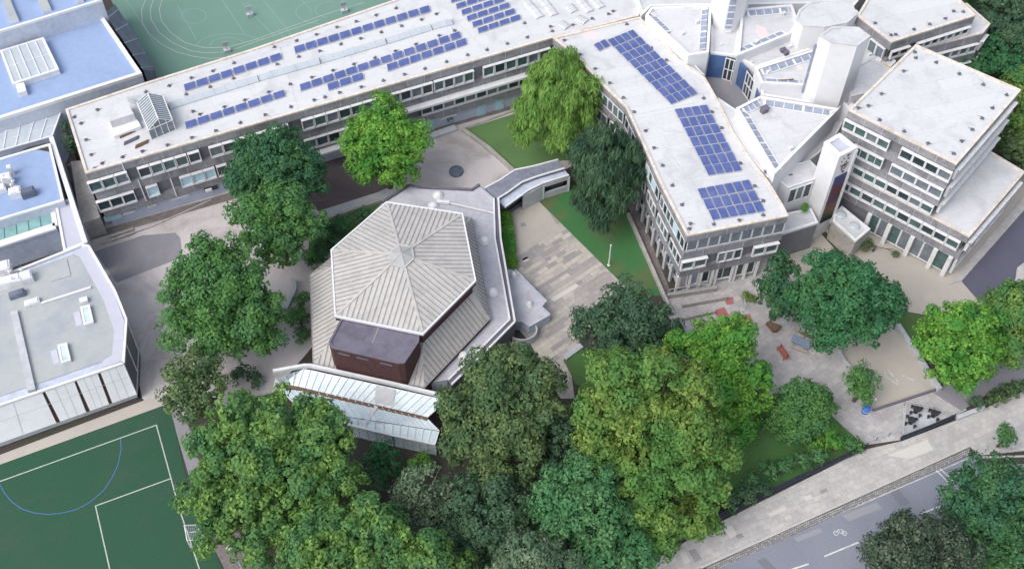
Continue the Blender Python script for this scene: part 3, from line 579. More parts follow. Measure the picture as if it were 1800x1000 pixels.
cf = MB(); cf.prism(UP([(1205, 110), (1245, 112), (1275, 116), (1305, 130), (1335, 160), (1340, 178), (1312, 200), (1262, 190)], 7.6), 0, 7.6); cf.build('court_floor', 'darkyard', hub)
# blue panels and glazed bays round the little court
def bay(px0, px1, z, zb, m, part, n=1):
    a, c = U(*px0, z), U(*px1, z); dv = Vector((c[0] - a[0], c[1] - a[1])); l = dv.length; dv.normalize(); nv = Vector((dv.y, -dv.x)); b = MB()
    mid = lerp(a, c, .5); b.box((mid[0] + nv.x * .15, mid[1] + nv.y * .15, (z + zb) / 2), (l, .22, z - zb), math.atan2(dv.y, dv.x)); o = b.build(part, m, hub)
    if n > 1:
        f = MB()
        for q in range(n + 1): p = lerp(a, c, q / n); f.box((p[0] + nv.x * .3, p[1] + nv.y * .3, (z + zb) / 2), (.12, .12, z - zb), math.atan2(dv.y, dv.x))
        for zz in (zb + .1, (z + zb) / 2, z - .1): f.bar((a[0] + nv.x * .3, a[1] + nv.y * .3, zz), (c[0] + nv.x * .3, c[1] + nv.y * .3, zz), .1)
        f.build('frame', 'white', o)
bay((1246, 95), (1277, 99), 11.4, 7.5, 'bluedoor', 'panel'); bay((1278, 99), (1300, 106), 11.4, 7.5, 'glassdark', 'window_bay', 3); bay((1301, 107), (1316, 122), 11.4, 7.5, 'bluedoor', 'panel')
bay((1317, 124), (1334, 148), 11.4, 7.5, 'glassdark', 'window_bay', 4); bay((1334, 150), (1335, 168), 11.4, 7.5, 'bluedoor', 'panel'); bay((1211, 99), (1245, 95), 11.4, 7.5, 'glassdark', 'window_bay', 4)
b = MB()
for pts in ([(1330, 44), (1345, 48), (1352, 62), (1338, 68), (1328, 56)], [(1398, 106), (1405, 110), (1412, 122), (1402, 124)]): b = MB(); b.face([(x, y, Z1 - .445) for x, y in ccw(UP(pts, Z1 - .4))]); b.build('stain', 'pinkstain', hub)
b = MB(); b.bar(U3(1372, 142, Z1 - .3), U3(1395, 140, Z1 - .3), .15); b.build('timber', 'wood', hub)
for q0, q1 in (((1546, 112), (1568, 122)), ((1527, 123), (1556, 138))): b = MB(); b.bar(U3(*q0, Z2 + .1), U3(*q1, Z2 + .1), .5, .12); b.build('flashing', 'rust', hub)
for x, y, z, s in ((1225, 40, Z1, .5), (1200, 60, Z1, .4), (1330, 75, Z1, .45), (1378, 25, Z1, .4), (1382, 96, Z1, .6), (1350, 128, Z1, .4), (1343, 196, Z1, .9), (1462, 200, Z1, .5), (1390, 262, Z1, .45), (1320, 112, Z2, .4), (1388, 84, Z2, .5), (1376, 92, Z2, .7), (1268, 80, Z2, .35), (1450, 166, Z2, .5), (1392, 158, Z2, .4), (1550, 104, Z2, .6), (1528, 98, Z2, .5), (1430, 248, 9.0, .5), (1412, 262, 9.0, .45)):
    p = U(x, y, z - .3); b = MB(); b.box((p[0], p[1], z - .3 + s * .3), (s, s * .7, s * .8), .5); b.box((p[0], p[1], z - .3 + s * .72), (s * 1.2, s * .9, .06), .5); b.build('roof_vent', 'felt' if s > .55 else 'plant', hub)
# the white towers
def tower(label, top_px, zt, zb, zr=None):
    P = UP(top_px, zr or zt); t = thing('stair_tower', label, 'tower', base(P, 0)); b = MB(); b.prism(P, zb, zt - .02, top=False); b.build('shaft', 'rooffresh', t)
    b = MB(); pc = ccw(P); b.ring(inset(pc, -.02), inset(pc, .3), zt - .12, zt + .02); b.face([(x, y, zt - .1) for x, y in inset(pc, .3)]); b.build('cap', 'roof', t); return t, P
tb, P = tower('broad white eight sided stair tower in the middle of the hub', [(1440, 62), (1462, 47), (1509, 48), (1530, 64), (1507, 81), (1461, 75)], 22.0, 0)
b = MB(); a, c = P[0], P[5]; nv = Vector((c[1] - a[1], -(c[0] - a[0]))).normalized(); b.bar((a[0] - .1, a[1], 20.5), (a[0] - .1, a[1], 12.5), .25); b.build('edge_glazing', 'striplight', tb)
ta, P = tower('tall narrow white stair tower with a central glazed slot at the top edge', [(1246, 28), (1253, 45), (1271, 57), (1285, 57), (1303, 45), (1312, 26), (1280, 12)], 24.0, 0, 11.7)
a, c = Vector(P[2]), Vector(P[3]); m_ = (a + c) / 2; dv = (c - a).normalized(); nv = Vector((dv.y, -dv.x)); b = MB(); b.box((m_.x + nv.x * .05, m_.y + nv.y * .05, 18), (.8, .3, 11), math.atan2(dv.y, dv.x)); sl = b.build('slot_window', 'striplight', ta)
b = MB()
for z in np.arange(12, 25, 1.1): b.box((m_.x + nv.x * .22, m_.y + nv.y * .22, z), (.84, .1, .12), math.atan2(dv.y, dv.x))
b.build('glazing_bar', 'white', sl)
tc_, P = tower('low rounded white drum behind the broad stair tower', [(1398, 34), (1404, 18), (1420, 6), (1444, 0), (1480, 2), (1500, 10), (1506, 26), (1490, 40), (1450, 48), (1412, 46)], 15.5, 0)
lo_, P = tower('squat white annex with two dark windows beside the broad stair tower', [(1500, 120), (1530, 102), (1566, 122), (1540, 160), (1496, 170), (1490, 140)], 13.0, 0)
for (x, y) in ((1503, 142), (1491, 180)):
    a = U(x, y, 11.5); b = MB(); b.box((a[0], a[1], 11.5), (1.7, .3, 1.3), -.55); b.build('window', 'striplight', lo_)
# poster tower
PT = UP([(1449, 250), (1476, 275), (1508, 259), (1476, 234)], 15.6)
pt = thing('poster_tower', 'square white tower with line drawings and a tall dark coloured banner on its street face', 'tower', base(PT))
b = MB(); b.prism(PT, 0, 15.58, top=False); b.build('shaft', 'rooffresh', pt); flat_roof(pt, PT, 15.6, 'lilacroof', 'white', .45, .3)
a, c = Vector(PT[1]), Vector(PT[2]); dv = (c - a).normalized(); nv = Vector((dv.y, -dv.x)); ang = math.atan2(dv.y, dv.x); l = (c - a).length
b = MB(); cols = ['banner_navy', 'banner_plum', 'banner_maroon', 'banner_violet', 'banner_rust', 'banner_green', 'banner_black']
for n_, c_ in zip(cols, ((.05, .055, .14), (.09, .035, .075), (.10, .03, .035), (.065, .04, .075), (.13, .055, .03), (.045, .06, .045), (.02, .025, .03))): M[n_] = mat(n_.replace('_', ' '), c_, .6, .15, 2)
bw = l * .66; mid = a + dv * (l * .5) + nv * .06; z = 11.6
for k, hgt in enumerate((1.5, .9, 1.6, 1.2, 1.7, .9, .9)): b.box((mid.x, mid.y, z - hgt / 2), (bw, .1, hgt), ang, k); z -= hgt
b.build('banner', cols, pt)
b = MB(); p = c - dv * .18 + nv * .1; b.box((p.x, p.y, 8.5), (.36, .22, 13.5), ang); b.build('edge_trim', 'white', pt)
b = MB(); rr = random.Random(3)                          # loose sketched line drawing above the banner
for k in range(26):
    u0, z0 = l * rr.uniform(.28, .62), rr.uniform(12.0, 15.0); pts = [(u0, z0)]
    for q in range(4): pts.append((pts[-1][0] + rr.uniform(-.22, .22), pts[-1][1] + rr.uniform(-.25, .25)))
    W3 = [(a.x + dv.x * u + nv.x * .03, a.y + dv.y * u + nv.y * .03, zz) for u, zz in pts]
    for q in range(4): b.bar(W3[q], W3[q + 1], .05, m=0 if k % 5 else 1)
b.build('line_drawing', ['rail', 'red'], pt)
# cube with one wide window, terrace and annex
cube = thing('entrance_block', 'white cube entrance block with one wide dark window beside the banner tower', 'school building', U3(1410, 340))
CP = UP([(1386, 330), (1431, 315), (1451, 309), (1424, 282), (1400, 288), (1364, 314)], 9.5)
b = MB(); b.prism(CP, 0, 9.48, top=False); b.build('wall', 'rooffresh', cube); flat_roof(cube, CP, 9.5, 'roof', 'white', .15, .08)
windows(cube, CP[0], CP[1], 6.4, 9.0, .08, .98, 3, glass=('glassdark', 'glassgrey'), style='plain', dep=.12)
terr = thing('terrace_block', 'low white terrace block with a raised lip at the foot of the entrance cube', 'school building', U3(1405, 395))
TP = UP([(1374, 411), (1438, 391), (1426, 366), (1384, 374), (1378, 380)], 5.2); b = MB(); b.prism(TP, 0, 5.18, top=False); b.build('wall', 'core', terr); flat_roof(terr, TP, 5.2, 'roof', 'white', .3, .3)
ann = thing('annex', 'low wedge shaped white roofed annex with two shallow domes below the corner block', 'school building', U3(1490, 410))
AP = UP([(1464, 388), (1504, 424), (1530, 402), (1480, 362), (1466, 376)], 3.6); b = MB(); b.prism(AP, 0, 3.58, top=False); b.build('wall', 'stone', ann); flat_roof(ann, AP, 3.6, 'roof', 'white', .3, .2)
for x, y in ((1478, 378), (1502, 398)): p = U(x, y, 3.4); b = MB(); b.lathe((*p, 3.4), [(.75, 0), (.72, .12), (.5, .28), (.2, .35), (.02, .36)]); b.build('dome_rooflight', 'skyglass', ann)

# ------------------------------------------------------------------ right block (upper and lower roofs)
ZU, ZR = 17.8, 8.3
RU = UP([(1492, 193), (1682, 288), (1795, 158), (1610, 78)], ZU)
rb_ = thing('corner_block', 'five storey concrete block with a square white roof and a lower street side wing', 'school building', base(RU))
bu = [(16.5, ZU), (14.6, 13.35)[::-1], (10.2, 11.45), (8.36, 8.5)]
walls(rb_, RU, ZU, bu, z0=0); flat_roof(rb_, RU, ZU)
d1 = Vector((RU[1][0] - RU[0][0], RU[1][1] - RU[0][1])).normalized()
c1 = Vector(U(1697, 426, ZR)); k0 = Vector(RU[0]); c1p = k0 + d1 * (c1 - k0).dot(d1)                   # street corner on the same facade plane
far = Vector(U(1802, 302, ZR)); far2 = Vector(U(1745, 268, ZR))
n1 = Vector((d1.y, -d1.x)); f0 = k0 + n1 * .03
RLp = [tuple(f0), tuple(c1p + n1 * .03), tuple(far), tuple(far2), tuple(Vector(RU[3]))]
lowb = MB()
walls(rb_, RLp, ZR, [(6.95, ZR), (3.75, 5.1)], ground=(3.75, .5, 'lilac')); flat_roof(rb_, RLp, ZR)
A, B = RU[0], tuple(c1p)
A1, B1 = RU[0], RU[1]
Gt = ('glassteal', 'glassteal', 'glassdark', 'glassgrey')
for z0, z1, x0, x1, n in ((14.65, 16.4, 1484, 1563, 4), (14.65, 16.4, 1583, 1672, 4), (11.5, 13.3, 1500, 1552, 2), (11.5, 13.3, 1566, 1656, 4)): wx(rb_, A1, B1, z0, z1, x0, x1, n, glass=Gt)
wx(rb_, A1, B1, 8.5, 10.15, 1480, 1640, 8, glass=Gt); wx(rb_, RLp[0], RLp[1], 5.15, 6.9, 1474, 1686, 10, glass=Gt)
for x0, x1, n in ((1526, 1556, 2), (1561, 1596, 2), (1600, 1636, 2), (1641, 1662, 1)): wx(rb_, RLp[0], RLp[1], .25, 3.6, x0, x1, n, glass=('glassgrey', 'glassteal', 'paleglass') if False else ('glassgrey', 'glassteal'), style='plain', dep=.15, off=-.35)
for x in (1524, 1558.5, 1598, 1638.5, 1664): t = at_x(RLp[0], RLp[1], 1.8, x); p = lerp(RLp[0], RLp[1], t); b = MB(); b.box((p[0] + n1.x * .1, p[1] + n1.y * .1, 1.86), (.55, .5, 3.72), math.atan2(d1.y, d1.x)); b.build('pier', 'white', rb_)
for z0, z1 in ((14.65, 16.4), (11.5, 13.3)): windows(rb_, RU[1], RU[2], z0, z1, .04, .96, 9, glass=G2)
for z0, z1 in ((8.55, 10.15),): windows(rb_, RU[1], RU[2], z0, z1, .04, .96, 9, glass=G2)
windows(rb_, RLp[1], RLp[2], 5.15, 6.9, .03, .97, 9, glass=('glassdark', 'bluedoor', 'glassgrey')); windows(rb_, RLp[1], RLp[2], .4, 3.4, .03, .97, 7, glass=('glassdark', 'striplight'), style='plain', off=-.35)
# back block, stepped out at its right end
ZB = 15.0
BP = UP([(1507, 27), (1568, 74), (1715, 27), (1640, -50), (1560, -60)], ZB)
bk = thing('rear_block', 'concrete block with a white roof behind the corner block, stepping out over three lower storeys', 'school building', base(BP))
walls(bk, BP, ZB, [(13.5, ZB), (10.6, 11.9)]); flat_roof(bk, BP, ZB)
windows(bk, BP[1], BP[2], 11.95, 13.4, .33, .97, 7, glass=('glassdark', 'glassteal')); windows(bk, BP[1], BP[2], 11.95, 13.4, .03, .24, 2, glass=('glassdark',))
windows(bk, BP[0], BP[1], 11.0, 13.4, .5, .92, 2, glass=('glassgrey',), style='plain')
BQ = UP([(1570, 98), (1728, 58), (1741, 42), (1700, 6), (1600, 10)], 11.9)
walls(bk, BQ, 11.9, [(10.4, 11.9), (7.2, 8.6), (4.0, 5.4), (1.2, 2.2)]); flat_roof(bk, BQ, 11.9)
for z0, z1 in ((8.65, 10.3), (5.45, 7.1), (2.3, 3.9)): windows(bk, BQ[0], BQ[1], z0, z1, .1, .98, 9, glass=('glassdark', 'glassteal', 'glassgrey')); windows(bk, BQ[1], BQ[2], z0, z1, .1, .9, 2, glass=('glassdark',))
# ------------------------------------------------------------------ the six sided hall
ZE = 9.4
HX = [(680, 357), (811, 377), (834, 493), (743, 585), (591, 554), (584, 440)]
HP = UP(HX, ZE); hc = base(HP); ZA = 11.3
hall = thing('assembly_hall', 'six sided school hall with a pale ribbed metal roof rising to a small glass lantern', 'hall', (hc[0], hc[1], 0))
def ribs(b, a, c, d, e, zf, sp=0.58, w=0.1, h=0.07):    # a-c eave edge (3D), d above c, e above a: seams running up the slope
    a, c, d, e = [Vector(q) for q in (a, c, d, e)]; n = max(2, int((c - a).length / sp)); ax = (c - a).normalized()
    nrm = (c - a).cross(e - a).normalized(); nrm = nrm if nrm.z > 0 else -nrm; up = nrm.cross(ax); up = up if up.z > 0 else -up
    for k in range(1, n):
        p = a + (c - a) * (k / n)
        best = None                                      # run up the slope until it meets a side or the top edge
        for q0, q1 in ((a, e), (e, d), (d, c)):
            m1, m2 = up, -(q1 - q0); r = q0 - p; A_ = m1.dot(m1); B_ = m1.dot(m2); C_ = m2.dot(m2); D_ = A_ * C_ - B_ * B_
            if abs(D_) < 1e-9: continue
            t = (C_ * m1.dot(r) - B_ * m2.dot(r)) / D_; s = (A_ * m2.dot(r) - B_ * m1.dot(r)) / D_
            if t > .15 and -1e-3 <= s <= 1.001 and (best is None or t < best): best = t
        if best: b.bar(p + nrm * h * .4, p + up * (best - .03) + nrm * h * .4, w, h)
lt = [lerp((hc[0], hc[1]), p, .17) for p in HP]; ZT_ = ZA - .35
rf, rb2 = MB(), MB()
for i in range(6):
    j = (i + 1) % 6; a, c = (*HP[i], ZE), (*HP[j], ZE); d, e = (*lt[j], ZT_), (*lt[i], ZT_)
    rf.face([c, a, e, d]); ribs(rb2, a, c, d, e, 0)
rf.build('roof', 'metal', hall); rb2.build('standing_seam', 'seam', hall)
b = MB()
for i in range(6): b.bar((*HP[i], ZE + .03), (*lt[i], ZT_ + .05), .3, .1)
b.build('hip_cap', 'metal', hall)
b = MB(); out = inset(HP, -.2); b.ring(out, inset(HP, -.02), ZE - .25, ZE + .08); b.build('gutter', 'rooffresh', hall)
b = MB(); b.ring(inset(HP, -.14), inset(HP, .1), ZE - .8, ZE - .26); b.build('fascia', 'maroon', hall)
b = MB(); b.prism(inset(HP, .25), 0, ZE - .3, 0, top=False); b.build('wall', 'maroon', hall)
M['lanternglass'] = mat('dusty lantern glass', (0.33, 0.345, 0.35), 0.45, 0.1, 2)
lan = MB(); tip = [(*lerp(HP[1], (hc[0], hc[1]), .93), ZA + .35), (*lerp(HP[4], (hc[0], hc[1]), .93), ZA + .35)]
tp = [(hc[0], hc[1], ZA + .3)]
for i in range(6): lan.face([(*lt[(i + 1) % 6], ZT_ + .1), (*lt[i], ZT_ + .1), tp[0]])
l_ = lan.build('lantern', 'lanternglass', hall); b = MB()
for i in range(6): b.bar((*lt[i], ZT_ + .12), tp[0], .1); b.bar((*lt[i], ZT_ + .1), (*lt[(i + 1) % 6], ZT_ + .1), .22, .14)
b.build('glazing_bar', 'metal', l_)
# lower skirt roofs
OP = UP([(686, 372), (829, 383), (861, 560), (745, 682), (551, 641), (545, 483)], 4.4); ZI = 7.0; IN = inset(HP, .2)
cc = ccw(HP); sk, sr, sw = MB(), MB(), MB()
HPi = [lerp(HP[i], (hc[0], hc[1]), .03) for i in range(6)]
for i in range(6):
    j = (i + 1) % 6; a, c, d, e = (*OP[i], 4.4), (*OP[j], 4.4), (*HPi[j], ZI), (*HPi[i], ZI)
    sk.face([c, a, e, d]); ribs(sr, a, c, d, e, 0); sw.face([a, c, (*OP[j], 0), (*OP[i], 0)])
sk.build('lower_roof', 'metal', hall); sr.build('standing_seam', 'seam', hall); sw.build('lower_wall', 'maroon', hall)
b = MB()
for i in range(6): b.bar((*OP[i], 4.38), (*OP[(i + 1) % 6], 4.38), .16, .14)
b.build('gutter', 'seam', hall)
DP = UP([(600, 559), (737, 587), (736, 600), (711, 637), (700, 638), (584, 611), (578, 601)], 9.1)
b = MB(); b.prism(DP, 3.0, 9.08, top=False); fb = b.build('fly_tower_wall', 'maroon', hall); flat_roof(hall, DP, 9.1, 'felt', 'felt', .22, .12, 'fly_tower_roof')
b = MB()
for t in (.08, .36, .72): p, q = lerp(DP[5], DP[4], t), lerp(DP[5], DP[4], t + .18); b.bar((p[0], p[1] - .04, 8.3), (q[0], q[1] - .04, 8.3), .1, .22)
b.build('vent_slot', 'felt', hall)
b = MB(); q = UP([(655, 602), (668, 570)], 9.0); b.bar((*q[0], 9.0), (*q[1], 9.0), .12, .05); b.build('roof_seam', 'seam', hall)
# flat podium roofs beside the hall
pod = thing('podium', 'flat grey podium roof with white rims and dome rooflights right of the hall', 'school building', U3(860, 430))
PP = UP([(672, 356), (720, 326), (740, 330), (830, 334), (843, 325), (870, 348), (872, 420), (898, 562), (836, 622), (786, 668), (745, 676), (800, 560), (790, 420), (720, 380)], 3.8)
b = MB(); b.prism(PP, 0, 3.78, 0, top=False); b.face([(x, y, 3.7) for x, y in ccw(inset(PP, .1))], 1); b.build('roof', ['bluewall', 'podium'], pod)
b = MB(); q = UP([(868, 350), (870, 420), (896, 562), (836, 622), (788, 668)], 3.8); q2 = UP([(876, 350), (880, 420), (905, 566), (842, 630), (794, 676)], 3.8)
for L_ in (q, q2):
    for a, c in zip(L_[:-1], L_[1:]): b.bar((*a, 3.85), (*c, 3.85), .22, .28)
b.build('rim', 'white', pod); b = MB(); b.prism(q + q2[::-1], 0, 3.72); b.build('gutter', 'felt', pod)
b = MB(); q = UP([(672, 356), (720, 326), (740, 330), (830, 334), (843, 325)], 3.8)
for a, c in zip(q[:-1], q[1:]): b.bar((*a, 3.85), (*c, 3.85), .3, .3)
b.build('coping', 'felt', pod)
BK = UP([(886, 470), (905, 474), (961, 530), (953, 540), (967, 553), (930, 574), (917, 566), (905, 566)], 1.7)
b = MB(); b.prism(BK, 0, 1.68, 0, top=False); b.face([(x, y, 1.62) for x, y in ccw(inset(BK, .08))], 1); b.build('porch_roof', ['bluewall', 'podium'], pod)
b = MB()
for a, c in ((1, 2), (3, 4), (4, 5)): b.bar((*BK[a], 1.7), (*BK[c], 1.7), .14, .16)
b.build('porch_rim', 'bluewall', pod)
b = MB(); q = UP(arc((918, 580), 26, 18, 130, -60, 12), 1.2)
for a, c in zip(q[:-1], q[1:]): b.bar((*a, .7), (*c, .7), .15, 1.3)
b.build('ramp_wall', 'paleconc', pod)
for k, (x, y) in enumerate(((770, 344), (762, 363), (852, 424), (866, 514), (815, 626), (903, 484), (931, 536))):
    z = 1.62 if x > 880 else 3.7; p = U(x, y, z); b = MB(); rr = .6 if x < 880 else .38; b.lathe((*p, z), [(rr * 1.15, 0), (rr * 1.15, .12), (rr, .16), (rr * .85, .38), (rr * .5, .55), (.03, .62)])
    b.build('dome_rooflight', 'white', pod)
b = MB(); q = [(*U(x, y, 3.7), 3.95) for x, y in ((768, 357), (790, 359), (868, 377))]
b.bar(q[0], q[1], .45, .4); b.bar(q[1], q[2], .18, .16)
for t in np.linspace(.1, .95, 6): p = lerp(q[1], q[2], t); b.bar((p[0], p[1], 3.7), p, .1)
b.build('pipe', 'white', pod)
# glazed lean-to at the front of the hall
con = thing('conservatory', 'long two tier glasshouse of pale frosted panes along the front of the hall', 'glasshouse', U3(640, 740))
def glass_tier(top, zt, bot, zb, n, m='paleglass', skip=()):
    """top, bot: photo polylines with the same number of points"""
    T_ = [(*U(x, y, zt), zt) for x, y in top]; B_ = [(*U(x, y, zb), zb) for x, y in bot]; g, f = MB(), MB()
    for i in range(len(T_) - 1):
        g.face([B_[i], B_[i + 1], T_[i + 1], T_[i]]); k = n[i]
        for q in range(k + (i == len(T_) - 2)):
            p0, p1 = Vector(lerp(B_[i], B_[i + 1], q / k)), Vector(lerp(T_[i], T_[i + 1], q / k)); f.bar(p0 + Vector((0, 0, .04)), p1 + Vector((0, 0, .04)), .08, .1)
    o = g.build('glass_roof', m, con); f.build('glazing_bar', 'rooffresh', o); return T_, B_
topu = [(484, 666), (534, 648), (546, 650), (692, 682), (772, 700), (782, 706)]; botu = [(497, 674), (524, 679), (536, 682), (660, 711), (740, 730), (752, 733)]
T1, B1_ = glass_tier(topu, 4.6, botu, 3.5, [3, 1, 11, 6, 1])
T2_, B2_ = glass_tier([(490, 682), (588, 694), (660, 714), (752, 737)], 3.4, [(520, 712), (612, 732), (690, 744), (772, 757)], 3.0, [7, 6, 8])
T3_, B3_ = glass_tier([(520, 714), (612, 733), (690, 745), (772, 758)], 2.98, [(540, 728), (612, 746), (690, 765), (765, 781)], 2.5, [5, 5, 6], 'paleglass')
b = MB(); q = [(*U(x, y, 4.9), 4.9) for x, y in ((480, 653), (534, 643), (546, 643), (692, 675), (772, 694), (785, 703))]
for a, c in zip(q[:-1], q[1:]): b.bar(a, c, .35, .5)
b.bar((*U(488, 668, 4), 4.0), (*U(484, 690, 1), 1.5), .5, .5); b.build('ridge_beam', 'white', con)
b = MB()
for a, c in zip(B1_[:-1], B1_[1:]): b.bar((a[0], a[1] - .12, a[2] - .12), (c[0], c[1] - .12, c[2] - .12), .5, .16)
b.build('valley_gutter', 'wood', con)
b = MB()
for a, c in zip(B3_[:-1], B3_[1:]): b.bar(a, c, .2, .2)
b.build('eave_gutter', 'white', con)
b = MB(); f = MB()
for a, c in zip(B3_[:-1], B3_[1:]):
    b.face([(a[0], a[1], 0), (c[0], c[1], 0), (c[0], c[1], c[2] - .1), (a[0], a[1], a[2] - .1)])
    for t in np.linspace(0, 1, 6): p = lerp(a, c, t); f.box((p[0], p[1] - .03, 1.2), (.08, .08, 2.4))
o = b.build('glass_wall', 'paleglass', con); f.build('glazing_bar', 'rooffresh', o)
b = MB(); p, q = U(628, 679, 4.0), U(665, 714, 3.5)
b.face([(*U(661, 678, 4.55), 4.68), (*U(695, 686, 4.55), 4.68), (*U(692, 714, 3.6), 3.66), (*U(658, 708, 3.6), 3.66)][::-1]); b.build('blank_panel', 'roof', con)
b = MB(); b.bar((*U(662, 714, 3.4), 3.5), (*U(640, 746, 2.7), 2.75), .5, .08); b.build('blank_panel', 'roof', con)
b = MB()
for x, y in ((552, 658), (590, 667), (647, 682), (732, 702)):
    c0 = Vector(U3(x, y, 4.2)); b.bar(c0 + Vector((-.3, .35, .12)), c0 + Vector((-.3, -.4, -.22)), .07); b.bar(c0 + Vector((.3, .25, .1)), c0 + Vector((.3, -.5, -.25)), .07); b.bar(c0 + Vector((-.3, -.4, -.22)), c0 + Vector((.3, -.5, -.25)), .07)
b.build('opening_vent', 'white', con)
# covered curved walkway to the wing
wk = thing('covered_walkway', 'curved covered walkway with a dark flat roof and pale side wall beside the lawn', 'walkway', U3(930, 345))
a_ = [(852, 331), (880, 316), (905, 299), (935, 293), (981, 281)]; b_ = [(874, 350), (893, 338), (918, 320), (945, 310), (992, 296)]; c_ = [(888, 364), (903, 353), (930, 334), (955, 322), (1000, 308)]
b = MB(); b.prism(UP(a_ + b_[::-1], 3.6), 3.3, 3.6); b.build('roof', 'walkroof', wk); b = MB(); b.prism(UP([(x, y + 1.5) for x, y in b_] + c_[::-1], 3.1), 2.8, 3.1); b.build('lower_roof', 'bluewall', wk)
b = MB()
for L_, z in ((a_, 3.62), (b_, 3.66), (c_, 3.12)):
    q = UP(L_, z)
    for s, e in zip(q[:-1], q[1:]): b.bar((*s, z), (*e, z), .18, .2)
b.build('roof_edge', 'white', wk)
cw = UP(c_, 3.1); b = MB(); wd = MB()
b.bar((*lerp(cw[1], cw[2], .6), 1.4), (*cw[3], 1.4), .25, 2.75); b.bar((*cw[3], .55), (*cw[4], .55), .25, 1.1); b.bar((*cw[3], 2.55), (*cw[4], 2.55), .25, .45)
for t in (0, 1): p = lerp(cw[3], cw[4], t); b.box((p[0], p[1], 1.4), (.35, .35, 2.7))
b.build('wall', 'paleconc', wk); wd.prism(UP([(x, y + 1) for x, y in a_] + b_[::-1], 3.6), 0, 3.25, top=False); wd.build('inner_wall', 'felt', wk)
tag(low_wall('dark ramp edge wall under the covered walkway', [(893, 377), (915, 361), (924, 356)], .2, .5, 'felt'), 'dark ramp edge wall under the covered walkway', 'wall')

# ------------------------------------------------------------------ western buildings
z = 11.0; w1 = thing('gymnasium', 'blue roofed hall in the top left corner with long cream rooflights', 'school building', U3(60, 60))
P = white_block(w1, [(-140, 98), (0, 55), (179, 0), (165, -40), (-140, -40)], z, 0, 'bluewall', 'blueroof', .3, .3)
for pxs in ([(2, 0), (16, -5), (32, 33), (16, 37)], [(65, -2), (80, -6), (89, 14), (74, 19)], [(130, -8), (142, -12), (146, -2), (134, 2)]):
    b = MB(); q = UP(pxs, z + .3); b.prism(q, z - .31, z + .3, 0, mt=1); b.build('rooflight', ['white', 'greyroof'], w1)
z = 8.0; w2 = thing('blue_roofed_block', 'lower school block with a plain pale blue roof and one large square rooflight', 'school building', U3(110, 130))
P = white_block(w2, [(-60, 95), (0, 76), (178, 25), (249, 129), (6, 206), (-60, 226)], z, 0, 'bluewall', 'blueroof', .5, .45)
rl = UP([(0, 89), (76, 66), (103, 122), (22, 148)], z + .5); b = MB(); b.prism(rl, z - .46, z + .45, 0, top=False); b.ring(inset(rl, -.05), inset(rl, .3), z + .3, z + .5, 0); rr_ = b.build('rooflight', 'white', w2)
b = MB(); pr = ccw(inset(rl, .25)); b.face([(x, y, z + .42) for x, y in pr]); b.build('glazing', 'skyglass', rr_); b = MB()
for t in (.2, .4, .6, .8): b.bar((*lerp(rl[0], rl[1], t), z + .46), (*lerp(rl[3], rl[2], t), z + .46), .14)
b.bar((*lerp(rl[0], rl[3], .5), z + .46), (*lerp(rl[1], rl[2], .5), z + .46), .09); b.build('glazing_bar', 'white', rr_)
b = MB(); q = UP([(27, 148), (42, 145), (46, 160), (31, 164)], z + .4); b.prism(q, z - .46, z + .4); b.build('roof_vent', 'white', w2)
ls = thing('lean_to_roof', 'steep dark slate lean to roof with pale battens beside the ball court', 'roof', U3(220, 80))
E0, E1 = [U3(x, y, 7.4) for x, y in ((184, 24), (218, 74), (252, 124))], [U3(x, y, 3.2) for x, y in ((202, 8), (240, 66), (272, 124))]
b = MB(); bb = MB()
for i in range(2): b.face([E0[i], E1[i], E1[i + 1], E0[i + 1]]); b.face([E1[i], (*E1[i][:2], 0), (*E1[i + 1][:2], 0), E1[i + 1]])
b.face([E0[2], E1[2], (*E1[2][:2], 0), (*E0[2][:2], 0)])
b.build('roof', 'slate', ls)
for t in (.08, .3, .52, .74, .95):
    i = 0 if t < .5 else 1; k = (t - .5 * i) * 2; bb.bar(lerp(E0[i], E0[i + 1], k), lerp(E1[i], E1[i + 1], k), .1)
bb.build('batten', 'joint', ls)
z = 5.6; w3 = thing('glazed_link', 'pale blue glazed link roof with white bars beside the left end of the long block', 'glass roof', U3(60, 230))
LK = UP([(-60, 236), (0, 218), (112, 184), (92, 240), (0, 266), (-60, 283)], z); b = MB(); b.prism(LK, 0, z - .02, 0, top=False); b.build('wall', 'bluewall', w3)
b = MB(); b.face([(x, y, z) for x, y in ccw(LK)]); gl = b.build('glazing', 'skyglass', w3); b = MB()
for t in np.linspace(0, 1, 8): b.bar((*lerp(LK[0], LK[2], t), z + .04), (*lerp(LK[5], LK[3], t), z + .04), .12)
for k, t in enumerate(np.linspace(.05, .95, 10)):
    p, q = lerp(LK[0], LK[2], t - .05), lerp(LK[5], LK[3], t - .05); p2, q2 = lerp(LK[0], LK[2], t + .05), lerp(LK[5], LK[3], t + .05); s = .35 + .3 * (k % 2); b.bar((*lerp(p, q, s), z + .04), (*lerp(p2, q2, s), z + .04), .08)
for i in (0, 1, 2, 3, 4): b.bar((*LK[i], z + .05), (*LK[i + 1], z + .05), .2)
b.build('glazing_bar', 'white', gl)
z = 6.2; w4 = thing('plant_roof_block', 'pale blue roof carrying a cluster of white ventilation plant left of the long block', 'school building', U3(50, 320))
white_block(w4, [(-80, 306), (0, 278), (88, 252), (112, 352), (0, 386), (-80, 412)], z, 0, 'bluewall', 'blueroof', .3, .2)
b = MB(); mo = UP([(38, 264), (50, 258), (88, 250), (92, 268), (70, 264)], z - .18); b.face([(x, y, z - .185) for x, y in ccw(mo)]); b.build('moss', 'soil', w4)
